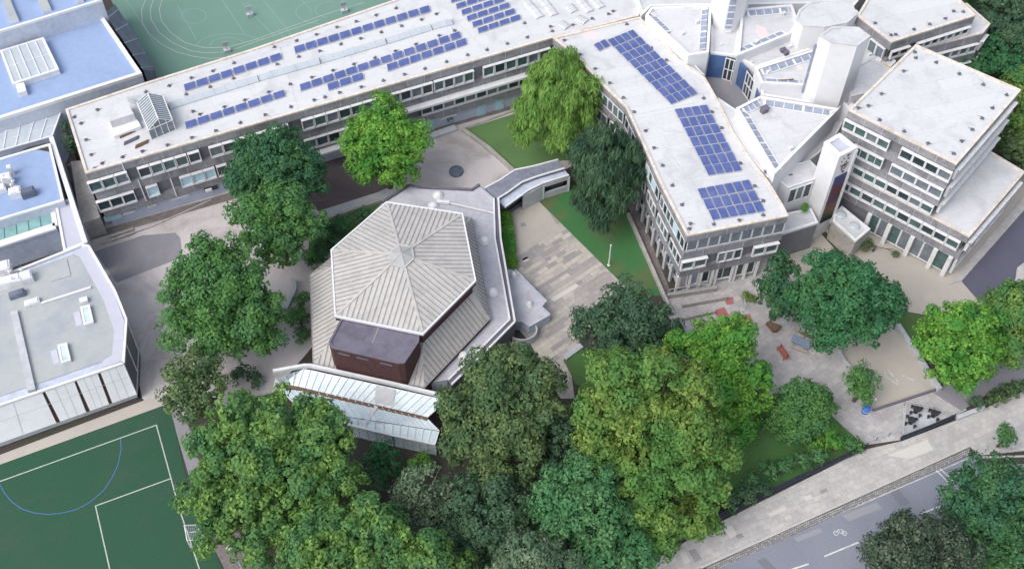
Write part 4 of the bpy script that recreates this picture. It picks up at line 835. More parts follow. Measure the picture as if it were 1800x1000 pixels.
def plant_cluster(cx, cy, z, items, label):
    t = thing('ventilation_unit', label, 'ventilation plant', U3(cx, cy, z))
    for x, y, sx, sy, sz, m in items:
        p = U(x, y, z); b = MB(); b.box((p[0], p[1], z + sz / 2), (sx, sy, sz), A_MAIN + random.uniform(-.1, .1)); b.box((p[0], p[1], z + sz + .06), (sx * .8, sy * .8, .12), A_MAIN); b.build('casing', m, t)
    for k in range(5):
        p = U(cx + random.uniform(-14, 14), cy + random.uniform(-10, 10), z); b = MB(); h = random.uniform(.7, 1.5); b.tube([(p[0], p[1], z), (p[0], p[1], z + h), (p[0] + .3, p[1] - .2, z + h + .3)], [.18, .18, .16], 8); b.build('duct', 'plant', t)
    return t
plant_cluster(20, 328, 6.0, [(16, 322, 1.3, 1.3, 1.3, 'plant'), (4, 336, 1.2, 1.0, .8, 'white'), (30, 344, 1.5, 1.2, 1.0, 'plant'), (52, 343, 1.7, 1.1, .9, 'slate'), (22, 306, .6, .6, 1.4, 'white')], 'white ventilation plant with ducts and a dark box on the blue roof')
plant_cluster(30, 490, 6.3, [(6, 478, 2.2, 1.4, 1.2, 'white'), (22, 500, 2.6, 1.2, 1.1, 'white'), (50, 492, 1.3, 1.4, 1.0, 'plant'), (-4, 508, 1.6, 1.0, .9, 'white'), (32, 520, 1.8, .9, .6, 'slate'), (58, 534, 1.7, .8, .5, 'plant')], 'large white ventilation boxes on the grey roof at the left edge')
tag(low_wall('dark screen wall round the rooftop plant', [(0, 470), (30, 463), (58, 484)], .2, .1, 'slate'), 'dark screen wall round the rooftop plant', 'wall')
z = 4.6; w5 = thing('teal_glasshouse', 'lean to with a teal glass roof in a wide white frame by the left edge', 'glasshouse', U3(50, 400))
GP = UP([(-60, 412), (0, 392), (92, 364), (98, 398), (0, 430), (-60, 450)], z); b = MB(); b.prism(GP, 0, z - .02, 0, top=False); b.build('wall', 'bluewall', w5)
b = MB(); b.face([(x, y, z) for x, y in ccw(GP)]); gl = b.build('glazing', 'tealroof', w5); b = MB()
for t in np.linspace(.02, .98, 8): b.bar((*lerp(GP[0], GP[2], t), z + .02), (*lerp(GP[5], GP[3], t), z + .02), .06)
b.build('glazing_bar', 'glassteal', gl); b = MB()
for i, w in ((0, .7), (1, .7), (2, .6), (3, 1.0), (4, 1.0)): b.bar((*GP[i], z + .05), (*GP[i + 1], z + .05), w, .3)
b.build('frame', 'white', w5)
sheet('gravel_strip', [(-60, 470), (0, 448), (104, 414), (110, 438), (0, 476), (-60, 500)], .03, 'gravel', zpx=.03)
z = 5.2; w6 = thing('link_roof', 'narrow lilac grey flat roof between white kerbs joining the blue roof to the sports hall', 'school building', U3(125, 400))
white_block(w6, [(96, 357), (124, 349), (150, 427), (112, 442)], z, 0, 'bluewall', 'lilacroof', .3, .15)
low_p = [(90, 242), (150, 430)]
b = MB(); q = [U(90, 242, 5.8), U(150, 428, 5.8)]; b.bar((*q[0], 2.9), (*q[1], 2.9), .45, 5.8); b.bar((*q[0], 5.85), (*q[1], 5.85), .6, .12, m=1)
tag(b.build('boundary_wall', ['bluewall', 'white'], org=(*q[0], 0)), 'tall pale wall with a white coping along the alley beside the long block', 'wall')
z = 6.5; w7 = thing('sports_hall', 'sports hall with a grey roof, lilac parapet and sloping white cladding beside the green pitch', 'school building', U3(120, 600))
SP = [(-80, 512), (40, 472), (143, 431), (156, 433), (202, 512), (222, 562), (217, 638), (0, 712), (-80, 740)]
SPw = UP(SP, z); b = MB(); b.prism(inset(SPw, .1), 0, z - .2); b.build('wall', 'bluewall', w7)
inn = UP([(-80, 520), (44, 476), (128, 446), (140, 452), (182, 528), (200, 580), (197, 622), (180, 634), (0, 695), (-80, 722)], z)
b = MB(); b.face([(x, y, z - .12) for x, y in ccw(inn)]); b.build('roof', 'greyroof', w7)
b = MB(); b.face([(x, y, z - .05) for x, y in ccw(UP([(144, 432), (156, 436), (200, 514), (218, 563), (214, 634), (176, 648), (180, 634), (197, 622), (200, 580), (182, 528), (140, 452), (128, 446)], z))]); b.build('broad_parapet', 'lilacroof', w7)
b = MB(); n = len(SPw)
for i in range(n - 1): b.bar((*SPw[i], z), (*SPw[i + 1], z), .3, .25)
b.build('coping', 'white', w7)
b = MB(); b.prism(UP([(18, 548), (30, 545), (62, 683), (48, 687)], z + .25), z - .13, z + .25); b.build('roof_ridge', 'paleconc', w7)
b = MB(); b.bar((*U(72, 533, z), z), (*U(160, 505, z), z), .25, .2); b.build('roof_kerb', 'white', w7)
b = MB(); b.prism(UP([(80, 466), (117, 455), (124, 484), (90, 494)], z), z - .13, z - .04); b.build('roof_pad', 'greyroof', w7)
for (x, y) in ((150, 553), (110, 620)):
    q = UP([(x - 9, y - 14), (x + 7, y - 18), (x + 14, y + 12), (x - 3, y + 18)], z + .35); b = MB(); b.prism(q, z - .13, z + .3, 0, top=False); b.ring(inset(q, -.02), inset(q, .22), z + .1, z + .35, 0); o = b.build('rooflight', 'white', w7)
    b = MB(); b.face([(x_, y_, z + .3) for x_, y_ in ccw(inset(q, .2))]); b.build('glazing', 'paleglass', o)
    b = MB(); b.prism(UP([(x - 22, y - 4), (x - 11, y - 7), (x - 5, y + 17), (x - 16, y + 20)], z), z - .13, z - .06); b.build('roof_pad', 'lilacroof', w7)
b = MB(); b.box((*U(148, 529, z), z + .1), (.9, .7, .5), A_MAIN); b.build('roof_vent', 'white', w7)
# sloping white cladding with dark slots, glazed end facet
TL, TR, BR_, BL = U3(-80, 741, z - .1), U3(217, 640, z - .1), U3(240, 693, 1.1), U3(-80, 807, 1.1)
b = MB(); fx = [-80, 72, 129, 171, 217]; bs = [-.55, .02, .5]
def cl(x0, x1, s0, s1, m):                               # strip between two lines down the slope
    return [lerp(TL, TR, x0), lerp(BL, BR_, s0), lerp(BL, BR_, s1), lerp(TL, TR, x1)]
tt = [((x + 80) / 297) for x in (-80, 71, 76, 128, 132, 170, 175, 217)]; ss = [((x + 80) / 320) for x in (-80, 96, 103, 149, 156, 190, 196, 240)]
pm, dk = MB(), MB()
for i in range(0, 8, 2):
    if i + 1 < 8: pm.face(cl(tt[i], tt[i + 1], ss[i], ss[i + 1], 0))
for i in range(1, 7, 2): q = cl(tt[i], tt[i + 1], ss[i], ss[i + 1], 0); dk = MB(); dk.face([(x, y + .12, zz - .12) for x, y, zz in q]); dk.build('slot_window', 'maroon', w7)
pm.build('cladding', 'clad', w7)
b = MB()
for i in range(0, 8, 2):
    for k in (1 / 3, 2 / 3): x = tt[i] + (tt[i + 1] - tt[i]) * k; s = ss[i] + (ss[i + 1] - ss[i]) * k; b.bar(lerp(TL, TR, x), lerp(BL, BR_, s), .03, .03)
for t in (.4,): b.bar(lerp(TL, BL, t), lerp(TR, BR_, t), .03, .03)
b.build('panel_joint', 'joint', w7)
b = MB(); b.prism([(BL[0], BL[1] + .3), (BR_[0] - .2, BR_[1] + .3), TR[:2], TL[:2]], 0, 1.05); b.build('plinth', 'paleconc', w7)
b = MB(); e = U3(222, 563, z - .1); w = U3(243, 617, 1.2); b.face([TR, BR_, w, e]); b.face([BR_, (*BR_[:2], 0), (*w[:2], 0), w]); o = b.build('end_glazing', 'glassdark', w7); b = MB()
for p, q in ((TR, BR_), (BR_, w), (w, e), (e, TR), (lerp(TR, e, .5), lerp(BR_, w, .5))): b.bar(p, q, .14)
b.build('frame', 'white', o)
# alley rubble between the wall and the long block
sheet('alley', [(106, 236), (122, 210), (176, 392), (150, 418), (140, 380)], .02, 'gravel', zpx=.02)
b = MB(); q = UP([(124, 284), (146, 282), (176, 382), (142, 394)], 3.2); b.prism(q, 0, 3.2); 
tag(b.build('store_roof', 'stone', org=U3(150, 400)), 'flat stained concrete store roof in the alley by the long block', 'roof')
# ------------------------------------------------------------------ solar panels (one object each)
def panel_mesh(u, v, n):                                 # u along row, v up the array (world xy), tilted slightly towards the viewer side
    u, v = Vector((*u, 0)), Vector((*v, 0)); b = MB(); lift = Vector((0, 0, 0.16))
    c = [(-u - v) * .5, (u - v) * .5 , (u + v) * .5 + lift, (-u + v) * .5 + lift]
    c = [p + Vector((0, 0, .14)) for p in c]; up = Vector((0, 0, .05))
    i_ = [sum((c[j] for j in range(4)), Vector()) / 4 * .05 + p * .95 for p in c]
    for k in range(4): j = (k + 1) % 4; b.face([c[k], c[j], c[j] - up, c[k] - up][::-1], 1); b.face([c[k], c[j], i_[j], i_[k]], 1)
    for q in range(n): a = q / n + .012; e = (q + 1) / n - .012; b.face([lerp(i_[0], i_[1], a), lerp(i_[0], i_[1], e), lerp(i_[3], i_[2], e), lerp(i_[3], i_[2], a)], 0)
    for q in range(1, n): a = q / n; b.face([lerp(i_[0], i_[1], a - .012), lerp(i_[0], i_[1], a + .012), lerp(i_[3], i_[2], a + .012), lerp(i_[3], i_[2], a - .012)], 1)
    for p in (c[0] * .9, c[1] * .9): b.bar(p - up, Vector((p.x, p.y, 0)), .06, m=1)
    for p in (c[2] * .9, c[3] * .9): b.bar((p.x, p.y, .2), (p.x, p.y, 0), .06, m=1)
    return b.mesh('solar_panel', ['solar', 'alu'])
def panels(cells, z, label, group, fu=.94, fv=.92, n=1):
    """cells: list of photo quads (a lower left, b lower right, c upper right, d upper left) on the roof"""
    me = None
    for q in cells:
        a, b, c, d = [Vector(U(*p, z)) for p in q]; ctr = (a + b + c + d) / 4
        if me is None: me = panel_mesh(((b - a) + (c - d)) * .5 * fu, ((d - a) + (c - b)) * .5 * fv, n)
        o = bpy.data.objects.new('solar_panel', me); COL.objects.link(o); o.location = (*ctr, z - .18); tag(o, label, 'solar panel', group)
def row_cells(x0, y0, x1, y1, n, hx=-2.8, hy=-11.5):      # a single row between two end centres
    out = []; dx, dy = ((x1 - x0) / (n - 1), (y1 - y0) / (n - 1)) if n > 1 else (21, -6.5)
    for k in range(n):
        cx, cy = x0 + dx * k, y0 + dy * k; out.append([(cx - dx / 2 - hx / 2, cy - dy / 2 - hy / 2), (cx + dx / 2 - hx / 2, cy + dy / 2 - hy / 2), (cx + dx / 2 + hx / 2, cy + dy / 2 + hy / 2), (cx - dx / 2 + hx / 2, cy - dy / 2 + hy / 2)])
    return out
def grid_cells(TL, TR, BR, BL, nc, nr, seam=None):
    out = []
    for r in range(nr):
        for c in range(nc):
            if seam and seam(c, r): continue
            f = lambda s, t: lerp(lerp(TL, TR, s), lerp(BL, BR, s), t)
            out.append([f(c / nc, (r + 1) / nr), f((c + 1) / nc, (r + 1) / nr), f((c + 1) / nc, r / nr), f(c / nc, r / nr)])
    return out
gL = 'solar panels on the long block roof'
panels(row_cells(334, 152, 485, 102, 8), ZL, 'blue solar panel in the rear left row of eight on the long white roof', gL)
panels(row_cells(527, 86, 747, 18, 12), ZL, 'blue solar panel in the rear row of twelve along the long white roof', gL)
panels(row_cells(336, 218, 491, 167, 8), ZL, 'blue solar panel in the front left row of eight beside the roof greenhouse', gL)
panels(row_cells(537, 152, 801, 64, 14), ZL, 'blue solar panel in the longest front row of fourteen on the long roof', gL)
panels(row_cells(586, 151, 629, 137, 3), ZL, 'blue solar panel in the short row of three nearest the front roof edge', gL)
panels(row_cells(690, 117, 811, 76, 7), ZL, 'blue solar panel in the front row of seven nearest the roof edge', gL)
g0 = []
for r in range(6): g0 += row_cells(849 - 9.6 * r, 52 - 10.6 * r, 906 - 9.6 * r, 33 - 10.6 * r, 4, -2.2, -8.5)
panels(g0, ZL, 'blue solar panel in the four column block at the right end of the long roof', gL)
gW = 'solar panels on the wing roof'
panels(grid_cells((1066, 71), (1112, 52), (1228, 165), (1180, 184), 4, 9), ZW, 'blue solar panel in the longest block near the top of the bent wing roof', gW, .92, .87, 1)
panels([[(1054, 91), (1064, 86), (1052, 74), (1042, 79)], [(1064, 86), (1074, 81), (1063, 69), (1053, 74)]], ZW, 'blue solar panel of the pair jutting left at the top of the longest wing block', gW, .92, .87, 1)
panels(grid_cells((1184, 192), (1242, 184), (1306, 300), (1245, 309), 4, 7), ZW, 'blue solar panel in the middle block of seven rows on the wing roof', gW, .92, .87, 1)
panels(grid_cells((1224, 332), (1316, 315), (1347, 372), (1253, 388), 6, 3), ZW, 'blue solar panel in the six column block nearest the street end of the wing roof', gW, .92, .88, 1)
# fall arrest anchors: ballast crosses with a stub post, many on every roof
b = MB(); b.box((0, 0, .06), (.75, .3, .1), .6); b.box((0, 0, .17), (.3, .75, .1), .6); b.box((0, 0, .3), (.14, .14, .4)); b.bar((0, 0, .3), (.7, -.5, .04), .04); AN = b.mesh('roof_anchor', ['felt'])
def anchors(pts, z, label, group):
    for x, y in pts:
        o = bpy.data.objects.new('roof_anchor', AN); COL.objects.link(o); o.location = (*U(x, y, z), z - .17); o.rotation_euler = (0, 0, random.uniform(0, 3.1)); o.scale = (.7, .7, .6); tag(o, label, 'roof anchor', group)
anchors([(256, 161), (297, 150), (336, 136), (374, 124), (411, 110), (327, 165), (369, 152), (410, 137), (339, 195), (351, 200), (394, 187), (430, 175), (171, 192), (130, 205), (142, 216), (151, 245), (337, 241), (379, 229), (422, 215), (482, 82), (521, 71), (556, 60), (592, 47), (626, 37), (661, 26), (696, 14), (487, 112), (525, 99), (562, 89), (599, 77), (634, 67), (670, 56), (706, 45), (741, 34), (767, 24), (472, 161), (510, 147), (548, 135), (585, 123), (622, 112), (659, 101), (695, 89), (731, 77), (772, 62), (799, 53), (466, 201), (511, 187), (552, 175), (571, 170), (597, 162), (635, 152), (674, 141), (711, 130), (747, 120), (785, 108), (822, 96), (856, 87), (892, 76), (160, 271), (179, 286), (166, 295), (215, 275), (250, 265), (294, 254), (922, 40), (968, 46), (971, 54), (1007, 43), (1041, 32), (1070, 24), (1078, 19), (927, 65)], ZL, 'small dark roof anchor on the long white roof', 'roof anchors on the long block')
anchors([(1020, 95), (1046, 120), (1072, 145), (1096, 171), (1115, 196), (1135, 229), (1102, 42), (1145, 84), (1172, 105), (1237, 172), (1252, 196), (1269, 224), (992, 70), (1150, 259), (1165, 290), (1182, 325), (1199, 359), (1214, 392), (1212, 401), (1255, 393), (1300, 386), (1342, 377), (1342, 352), (1327, 326), (1302, 286), (1346, 301)], ZW, 'small dark roof anchor on the bent wing roof', 'roof anchors on the wing')
anchors([(1609, 91), (1610, 101), (1589, 124), (1646, 109), (1687, 129), (1729, 148), (1770, 166), (1745, 189), (1727, 207), (1710, 227), (1691, 247), (1550, 164), (1527, 185), (1509, 189), (1547, 210), (1590, 230), (1632, 251), (1677, 269)], ZU, 'small dark roof anchor on the square white roof of the corner block', 'roof anchors on the corner block')
anchors([(1539, 40), (1567, 61), (1575, 60), (1607, 51), (1635, 42), (1662, 32), (1677, 19), (1694, 20)], ZB, 'small dark roof anchor on the rear block roof', 'roof anchors on the rear block')
anchors([(1390, 307)], 9.5, 'single dark roof anchor on top of the white entrance cube', 'roof anchors on the entrance cube')

# ------------------------------------------------------------------ trees
LM = {
 'bright': leafmat('bright green leaves', (0.05, 0.145, 0.022), (0.14, 0.27, 0.045), (0.05, 0.16, 0.03)),
 'lime': leafmat('lime green leaves', (0.05, 0.12, 0.03), (0.135, 0.225, 0.055), (0.05, 0.125, 0.045)),
 'mid': leafmat('mid green leaves', (0.038, 0.11, 0.032), (0.09, 0.19, 0.05), (0.05, 0.125, 0.045)),
 'midyellow': leafmat('green leaves with yellow tips', (0.045, 0.105, 0.03), (0.15, 0.225, 0.05), (0.05, 0.13, 0.04)),
 'yellow': leafmat('yellow green leaves', (0.06, 0.12, 0.025), (0.155, 0.22, 0.05), (0.06, 0.14, 0.035), .2),
 'dark': leafmat('dark green leaves', (0.022, 0.075, 0.03), (0.06, 0.14, 0.05), (0.03, 0.09, 0.045)),
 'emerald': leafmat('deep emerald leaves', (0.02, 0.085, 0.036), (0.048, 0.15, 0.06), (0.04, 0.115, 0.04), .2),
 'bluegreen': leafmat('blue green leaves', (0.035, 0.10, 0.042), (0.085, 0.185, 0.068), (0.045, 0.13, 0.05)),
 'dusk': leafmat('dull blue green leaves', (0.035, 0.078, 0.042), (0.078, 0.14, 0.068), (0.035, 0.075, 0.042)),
 'olive': leafmat('olive green leaves', (0.05, 0.085, 0.035), (0.11, 0.165, 0.06), (0.05, 0.095, 0.04)),
 'grey': leafmat('grey green leaves', (0.065, 0.105, 0.06), (0.13, 0.18, 0.10), (0.06, 0.11, 0.06)),
 'willow': leafmat('yellowish willow leaves', (0.085, 0.17, 0.035), (0.19, 0.31, 0.08), (0.10, 0.19, 0.045)),
 'mottle': leafmat('dark mottled leaves', (0.02, 0.04, 0.022), (0.10, 0.135, 0.085), (0.03, 0.055, 0.03), .8),
}
def leaf_cloud(name, lobes, parent, m, size=.42, dens=15.0, droop=False, sparse=1.0):
    """lobes: (x, y, z, radius, vertical stretch). Leaf sized faces gathered in clumps over and through each lobe."""
    C, Nn, Sz = [], [], []
    for (x, y, z, r, k) in lobes:
        nc = int(16 + 3.1 * r * r)                 # clumps over the lobe
        d = rng.normal(size=(nc, 3)); d[:, 2] = d[:, 2] + .25; d /= np.linalg.norm(d, axis=1)[:, None]; d[:, 2] = np.where(d[:, 2] < -.55, -d[:, 2], d[:, 2])
        rad = r * rng.uniform(.55, 1.02, nc); cc = d * rad[:, None]; cr = np.clip(rng.lognormal(-.45, .4, nc), .3, 1.35) * min(1.25, .22 * r + .3)
        nl = np.maximum(10, (cr ** 2 * 4.0 * dens * sparse)).astype(int)
        idx = np.repeat(np.arange(nc), nl); n = len(idx)
        e = rng.normal(size=(n, 3)); e /= np.linalg.norm(e, axis=1)[:, None]
        e[:, 2] = np.where((e[:, 2] < -.3) & (rng.random(n) < .7), -e[:, 2], e[:, 2])
        p = cc[idx] + e * (cr[idx] * rng.uniform(.55, 1.08, n))[:, None] * np.array([1, 1, .8])
        nrm = e * .9 + d[idx] * .5 + rng.normal(size=(n, 3)) * .38
        p[:, 2] *= k
        C.append(p + np.array([x, y, z])); Nn.append(nrm); Sz.append(rng.uniform(.65, 1.25, n) * size)
        ni = int(r * r * 7 * sparse)                     # inner foliage closing the view through the crown
        e = rng.normal(size=(ni, 3)); e /= np.linalg.norm(e, axis=1)[:, None]; p = e * (r * .55 * rng.random(ni) ** .4)[:, None]; p[:, 2] *= k
        C.append(p + np.array([x, y, z])); Nn.append(e + rng.normal(size=(ni, 3)) * .4); Sz.append(np.full(ni, size * 2.3))
    P = np.concatenate(C); N_ = np.concatenate(Nn); s = np.concatenate(Sz); keep = P[:, 2] > .15; P, N_, s = P[keep], N_[keep], s[keep]
    N_ /= np.linalg.norm(N_, axis=1)[:, None]; n = len(P)
    if droop: N_[:, 2] *= .35; N_ /= np.linalg.norm(N_, axis=1)[:, None]
    t = rng.normal(size=(n, 3));
    if droop: t = np.tile(np.array([0, 0, -1.0]), (n, 1)) + rng.normal(size=(n, 3)) * .22
    t -= N_ * (t * N_).sum(1)[:, None]; t /= np.linalg.norm(t, axis=1)[:, None]; w = np.cross(N_, t)
    L_ = (s * (1.9 if droop else .72))[:, None]; W_ = (s * (.26 if droop else .46))[:, None]
    V = np.empty((n, 4, 3)); bend = N_ * (s * .14)[:, None]
    V[:, 0] = P - t * L_; V[:, 1] = P + w * W_ + bend; V[:, 2] = P + t * L_; V[:, 3] = P - w * W_ + bend
    o3 = np.array(worg(parent)); V = (V - o3).reshape(-1, 3)
    me = bpy.data.meshes.new(name); me.vertices.add(4 * n); me.vertices.foreach_set('co', V.ravel().astype(np.float32))
    me.loops.add(4 * n); me.loops.foreach_set('vertex_index', np.arange(4 * n, dtype=np.int32)); me.polygons.add(n)
    me.polygons.foreach_set('loop_start', np.arange(0, 4 * n, 4, dtype=np.int32)); me.update(calc_edges=True); me.materials.append(LM[m])
    o = bpy.data.objects.new(name, me); COL.objects.link(o); o.parent = parent; return o
TREES = []
def tree(label, lobes_px, zc, m, kind='broadleaf_tree', size=.42, dens=15.0, droop=False, sparse=1.0, bark='bark', k=.95, cat='tree', fall=.55, foot=None, grp='trees round the school'):
    """lobes_px: photo circles (x, y, r) of the crown; zc: height of its middle. Lower circles hang lower."""
    ym = sum(l[1] for l in lobes_px) / len(lobes_px); W3 = []
    for l in lobes_px:
        x, y, r = l[0], l[1], l[2] * 1.1; mp = MPP(x, y, zc); z = max(r * mp * .55, zc - (y - ym) * mp * fall) if len(l) < 4 else l[3]
        p = U(x, y, z); W3.append((p[0], p[1], z, r * mp, k))
    cx = sum(l[0] * l[3] ** 2 for l in W3) / sum(l[3] ** 2 for l in W3); cy = sum(l[1] * l[3] ** 2 for l in W3) / sum(l[3] ** 2 for l in W3)
    if foot: cx, cy = U(*foot)
    t = thing(kind, label, cat, (cx, cy, 0), grp); b = MB(); h = max(1.0, zc * .55); r0 = .09 + zc * .03
    b.tube([(cx, cy, -.05), (cx, cy, .3), (cx + .1, cy, h * .6), (cx + .15, cy + .1, h), (cx + .1, cy, zc)], [r0 * 1.5, r0 * 1.1, r0 * .9, r0 * .75, r0 * .35], 9)
    for (x, y, z, r, _) in W3:
        s = Vector((cx + .12, cy + .05, h * .85)); e = Vector((x, y, z + r * .3)); mid = s.lerp(e, .5) + Vector((0, 0, .1 * (e - s).length))
        b.tube([s, mid, e], [r0 * .55, r0 * .35, r0 * .1], 6)
        for q in range(4): a = random.uniform(0, 6.28); f = e + Vector((math.cos(a) * r * .6, math.sin(a) * r * .6, random.uniform(-.1, .5) * r)); b.tube([mid, mid.lerp(f, .6) + Vector((0, 0, .2)), f], [r0 * .25, r0 * .14, r0 * .04], 5)
    b.build('trunk', bark, t); leaf_cloud('crown', W3, t, m, size * .72, dens * 1.75, droop, sparse); TREES.append(t); return t
tree('bright green round tree standing before the middle of the long block', [(677, 225, 48), (640, 258, 42), (712, 250, 42), (676, 280, 46), (650, 296, 32), (708, 292, 30), (676, 255, 50)], 7.5, 'bright')
tree('tall dark green tree left of the bright one beside the long block', [(488, 268, 42), (450, 285, 45), (520, 300, 45), (485, 310, 50), (545, 325, 30), (440, 330, 40)], 8.5, 'dark')
tree('mid green tree between the dark tree and the hall', [(500, 370, 48), (450, 385, 45), (480, 420, 45), (535, 400, 38), (475, 440, 28), (510, 440, 30)], 7.0, 'mid', fall=.45)
tree('large full green tree on the brown yard left of the hall', [(360, 465, 42), (405, 462, 42), (330, 510, 45), (385, 520, 60), (440, 515, 45), (330, 570, 45), (385, 590, 45), (440, 575, 50), (470, 545, 30), (460, 600, 30)], 8.0, 'mid')
tree('dull olive open crowned tree beside the gravel path by the pitch', [(350, 650, 34), (320, 675, 36), (365, 690, 36), (345, 725, 30), (312, 712, 22)], 5.5, 'olive', size=.4, sparse=.8)
tree('huge lime green tree at the corner of the green pitch', [(420, 735, 48), (490, 740, 50), (560, 755, 50), (590, 800, 42), (380, 800, 48), (450, 810, 60), (530, 830, 60), (590, 860, 50), (370, 870, 48), (440, 890, 58), (520, 900, 50), (380, 940, 40), (450, 960, 40)], 9.0, 'lime', size=.46)
tree('bright lime tree at the bottom edge left of centre', [(560, 960, 60), (620, 925, 45), (680, 950, 55), (740, 985, 55), (620, 990, 60), (645, 900, 26), (800, 1010, 40), (540, 1020, 50)], 8.0, 'lime', size=.46)
tree('grey green thin tree showing bare twigs in the middle of the wood', [(745, 860, 46), (720, 880, 34), (780, 885, 34), (750, 910, 34)], 6.0, 'grey', size=.36, sparse=.5, bark='palebark')
tree('tall olive green tree in front of the glasshouse end', [(905, 645, 42), (860, 675, 50), (945, 675, 46), (810, 720, 42), (880, 730, 60), (960, 720, 40), (840, 780, 50), (915, 790, 55), (870, 840, 46), (800, 770, 34)], 8.5, 'olive', size=.44)
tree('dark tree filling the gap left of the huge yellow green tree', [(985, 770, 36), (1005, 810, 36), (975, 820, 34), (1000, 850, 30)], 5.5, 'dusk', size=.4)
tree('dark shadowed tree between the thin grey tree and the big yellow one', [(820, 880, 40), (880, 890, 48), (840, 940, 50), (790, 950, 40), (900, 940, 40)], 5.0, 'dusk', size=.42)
tree('huge yellow green tree in the foreground right of centre', [(1080, 665, 44), (1150, 655, 45), (1215, 690, 45), (1060, 730, 50), (1130, 730, 60), (1205, 760, 60), (1255, 800, 40), (1050, 800, 50), (1120, 820, 65), (1200, 840, 60), (1250, 860, 36), (1160, 900, 55), (1220, 920, 40), (1150, 950, 40), (1110, 880, 50)], 9.5, 'yellow', size=.46)
tree('blue green leafy tree hugging the left side of the huge yellow one', [(1030, 840, 40), (980, 880, 48), (1040, 900, 55), (990, 930, 45), (1060, 950, 55), (1110, 970, 45), (1040, 985, 50)], 7.5, 'bluegreen', size=.44)
tree('pale grey green tree cut by the bottom edge', [(930, 975, 45), (900, 1000, 40), (970, 1000, 45), (950, 1035, 60)], 8.0, 'grey', size=.38)
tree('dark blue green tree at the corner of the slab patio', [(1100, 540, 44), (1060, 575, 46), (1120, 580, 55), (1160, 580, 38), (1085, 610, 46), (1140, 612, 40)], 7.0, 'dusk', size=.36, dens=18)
tree('vivid green tree under the red mats by the terrace', [(1255, 590, 36), (1295, 590, 32), (1230, 620, 34), (1275, 640, 48), (1320, 660, 36), (1280, 695, 45), (1325, 710, 34), (1300, 745, 32), (1210, 610, 26), (1185, 600, 20)], 7.0, 'bright')
tree('smaller dark leaved tree at the left of the emerald crown', [(1375, 475, 28), (1360, 510, 28), (1390, 530, 30), (1370, 545, 22)], 5.5, 'dark')
tree('dense emerald green tree on the paved terrace', [(1450, 482, 38), (1500, 495, 40), (1430, 525, 42), (1480, 540, 55), (1540, 530, 42), (1470, 585, 36), (1530, 570, 36), (1575, 535, 20), (1450, 600, 22)], 7.5, 'emerald')
tree('round leafy tree on the small lawn by the railings', [(1410, 700, 36), (1436, 718, 32), (1384, 722, 34), (1410, 725, 42), (1420, 745, 34), (1396, 748, 30)], 3.6, 'mid', size=.34, dens=22)
tree('single small tree on the corner of the games square', [(1513, 662, 20), (1500, 676, 20), (1525, 680, 22), (1515, 693, 18)], 3.4, 'mid', size=.3)
tree('vivid green broad tree right of the games square', [(1670, 565, 34), (1715, 570, 38), (1650, 605, 38), (1700, 612, 46), (1735, 605, 28), (1670, 645, 36), (1710, 655, 32), (1690, 670, 22)], 6.5, 'bright')
tree('olive green tree cut by the right edge', [(1780, 530, 34), (1770, 570, 40), (1805, 560, 40), (1785, 615, 36), (1760, 620, 28)], 6.5, 'midyellow')
tree('yellowish weeping willow at the inner corner of the two wings', [(985, 130, 38), (950, 165, 42), (1015, 160, 42), (985, 190, 48), (935, 215, 32), (1030, 200, 30), (985, 235, 36), (930, 240, 22), (1000, 255, 24)], 7.5, 'willow', 'weeping_willow', size=.4, droop=True, dens=20)
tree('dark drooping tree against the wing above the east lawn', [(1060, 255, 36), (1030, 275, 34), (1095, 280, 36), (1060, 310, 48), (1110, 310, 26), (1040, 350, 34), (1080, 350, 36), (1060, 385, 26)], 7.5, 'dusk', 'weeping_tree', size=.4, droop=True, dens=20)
tree('dark mottled tree over the street at the bottom right', [(1600, 950, 46), (1560, 975, 42), (1640, 965, 48), (1685, 975, 38), (1600, 1005, 60), (1660, 1010, 50)], 7.0, 'mottle', size=.34, dens=18)
tree('broad green street tree at the lower right', [(1740, 850, 45), (1700, 880, 46), (1780, 880, 50), (1730, 920, 55), (1680, 930, 30), (1790, 930, 46), (1760, 950, 46)], 7.0, 'dark', size=.4)
tree('leafy bush filling the bottom right corner', [(1765, 985, 30), (1800, 980, 34), (1740, 1005, 30), (1790, 1015, 36)], 2.5, 'mid', 'shrub', size=.36, cat='shrub')
tree('tiny young tree alone on the pavement', [(1766, 762, 13), (1760, 770, 12), (1772, 770, 12)], 2.4, 'mid', 'young_tree', size=.26, sparse=1.4)
for lab, L_, zc, m in (('dark tree behind the rear block at the top right corner', [(1765, 20, 40), (1800, 40, 40), (1755, 60, 36), (1790, 90, 42)], 8, 'dusk'), ('deep green tree beyond the stepped end of the rear block', [(1740, 100, 30), (1770, 120, 36), (1800, 140, 34), (1720, 125, 22), (1690, 105, 16)], 6, 'emerald'),
                       ('light olive tree beside the street corner of the corner block', [(1800, 160, 34), (1790, 200, 40), (1810, 230, 40), (1780, 250, 30)], 6, 'midyellow'), ('olive tree leaning in above the lower white roof at the right edge', [(1800, 275, 26), (1780, 262, 22), (1820, 300, 26)], 5, 'olive'), ('green tree at the top edge beyond the rear block', [(1700, -10, 34), (1735, -5, 34), (1760, -30, 40)], 7, 'dark')):
    tree(lab, L_, zc, m)
def shrub(label, L_, zc, m, size=.3, kind='shrub', cat='shrub'): return tree(label, L_, zc, m, kind, size=size, cat=cat, grp='shrubs in the beds', fall=.3)
shrub('dark spiky shrub below the glasshouse front', [(675, 795, 22), (660, 815, 22), (690, 820, 24), (670, 840, 16)], 2.0, 'emerald')
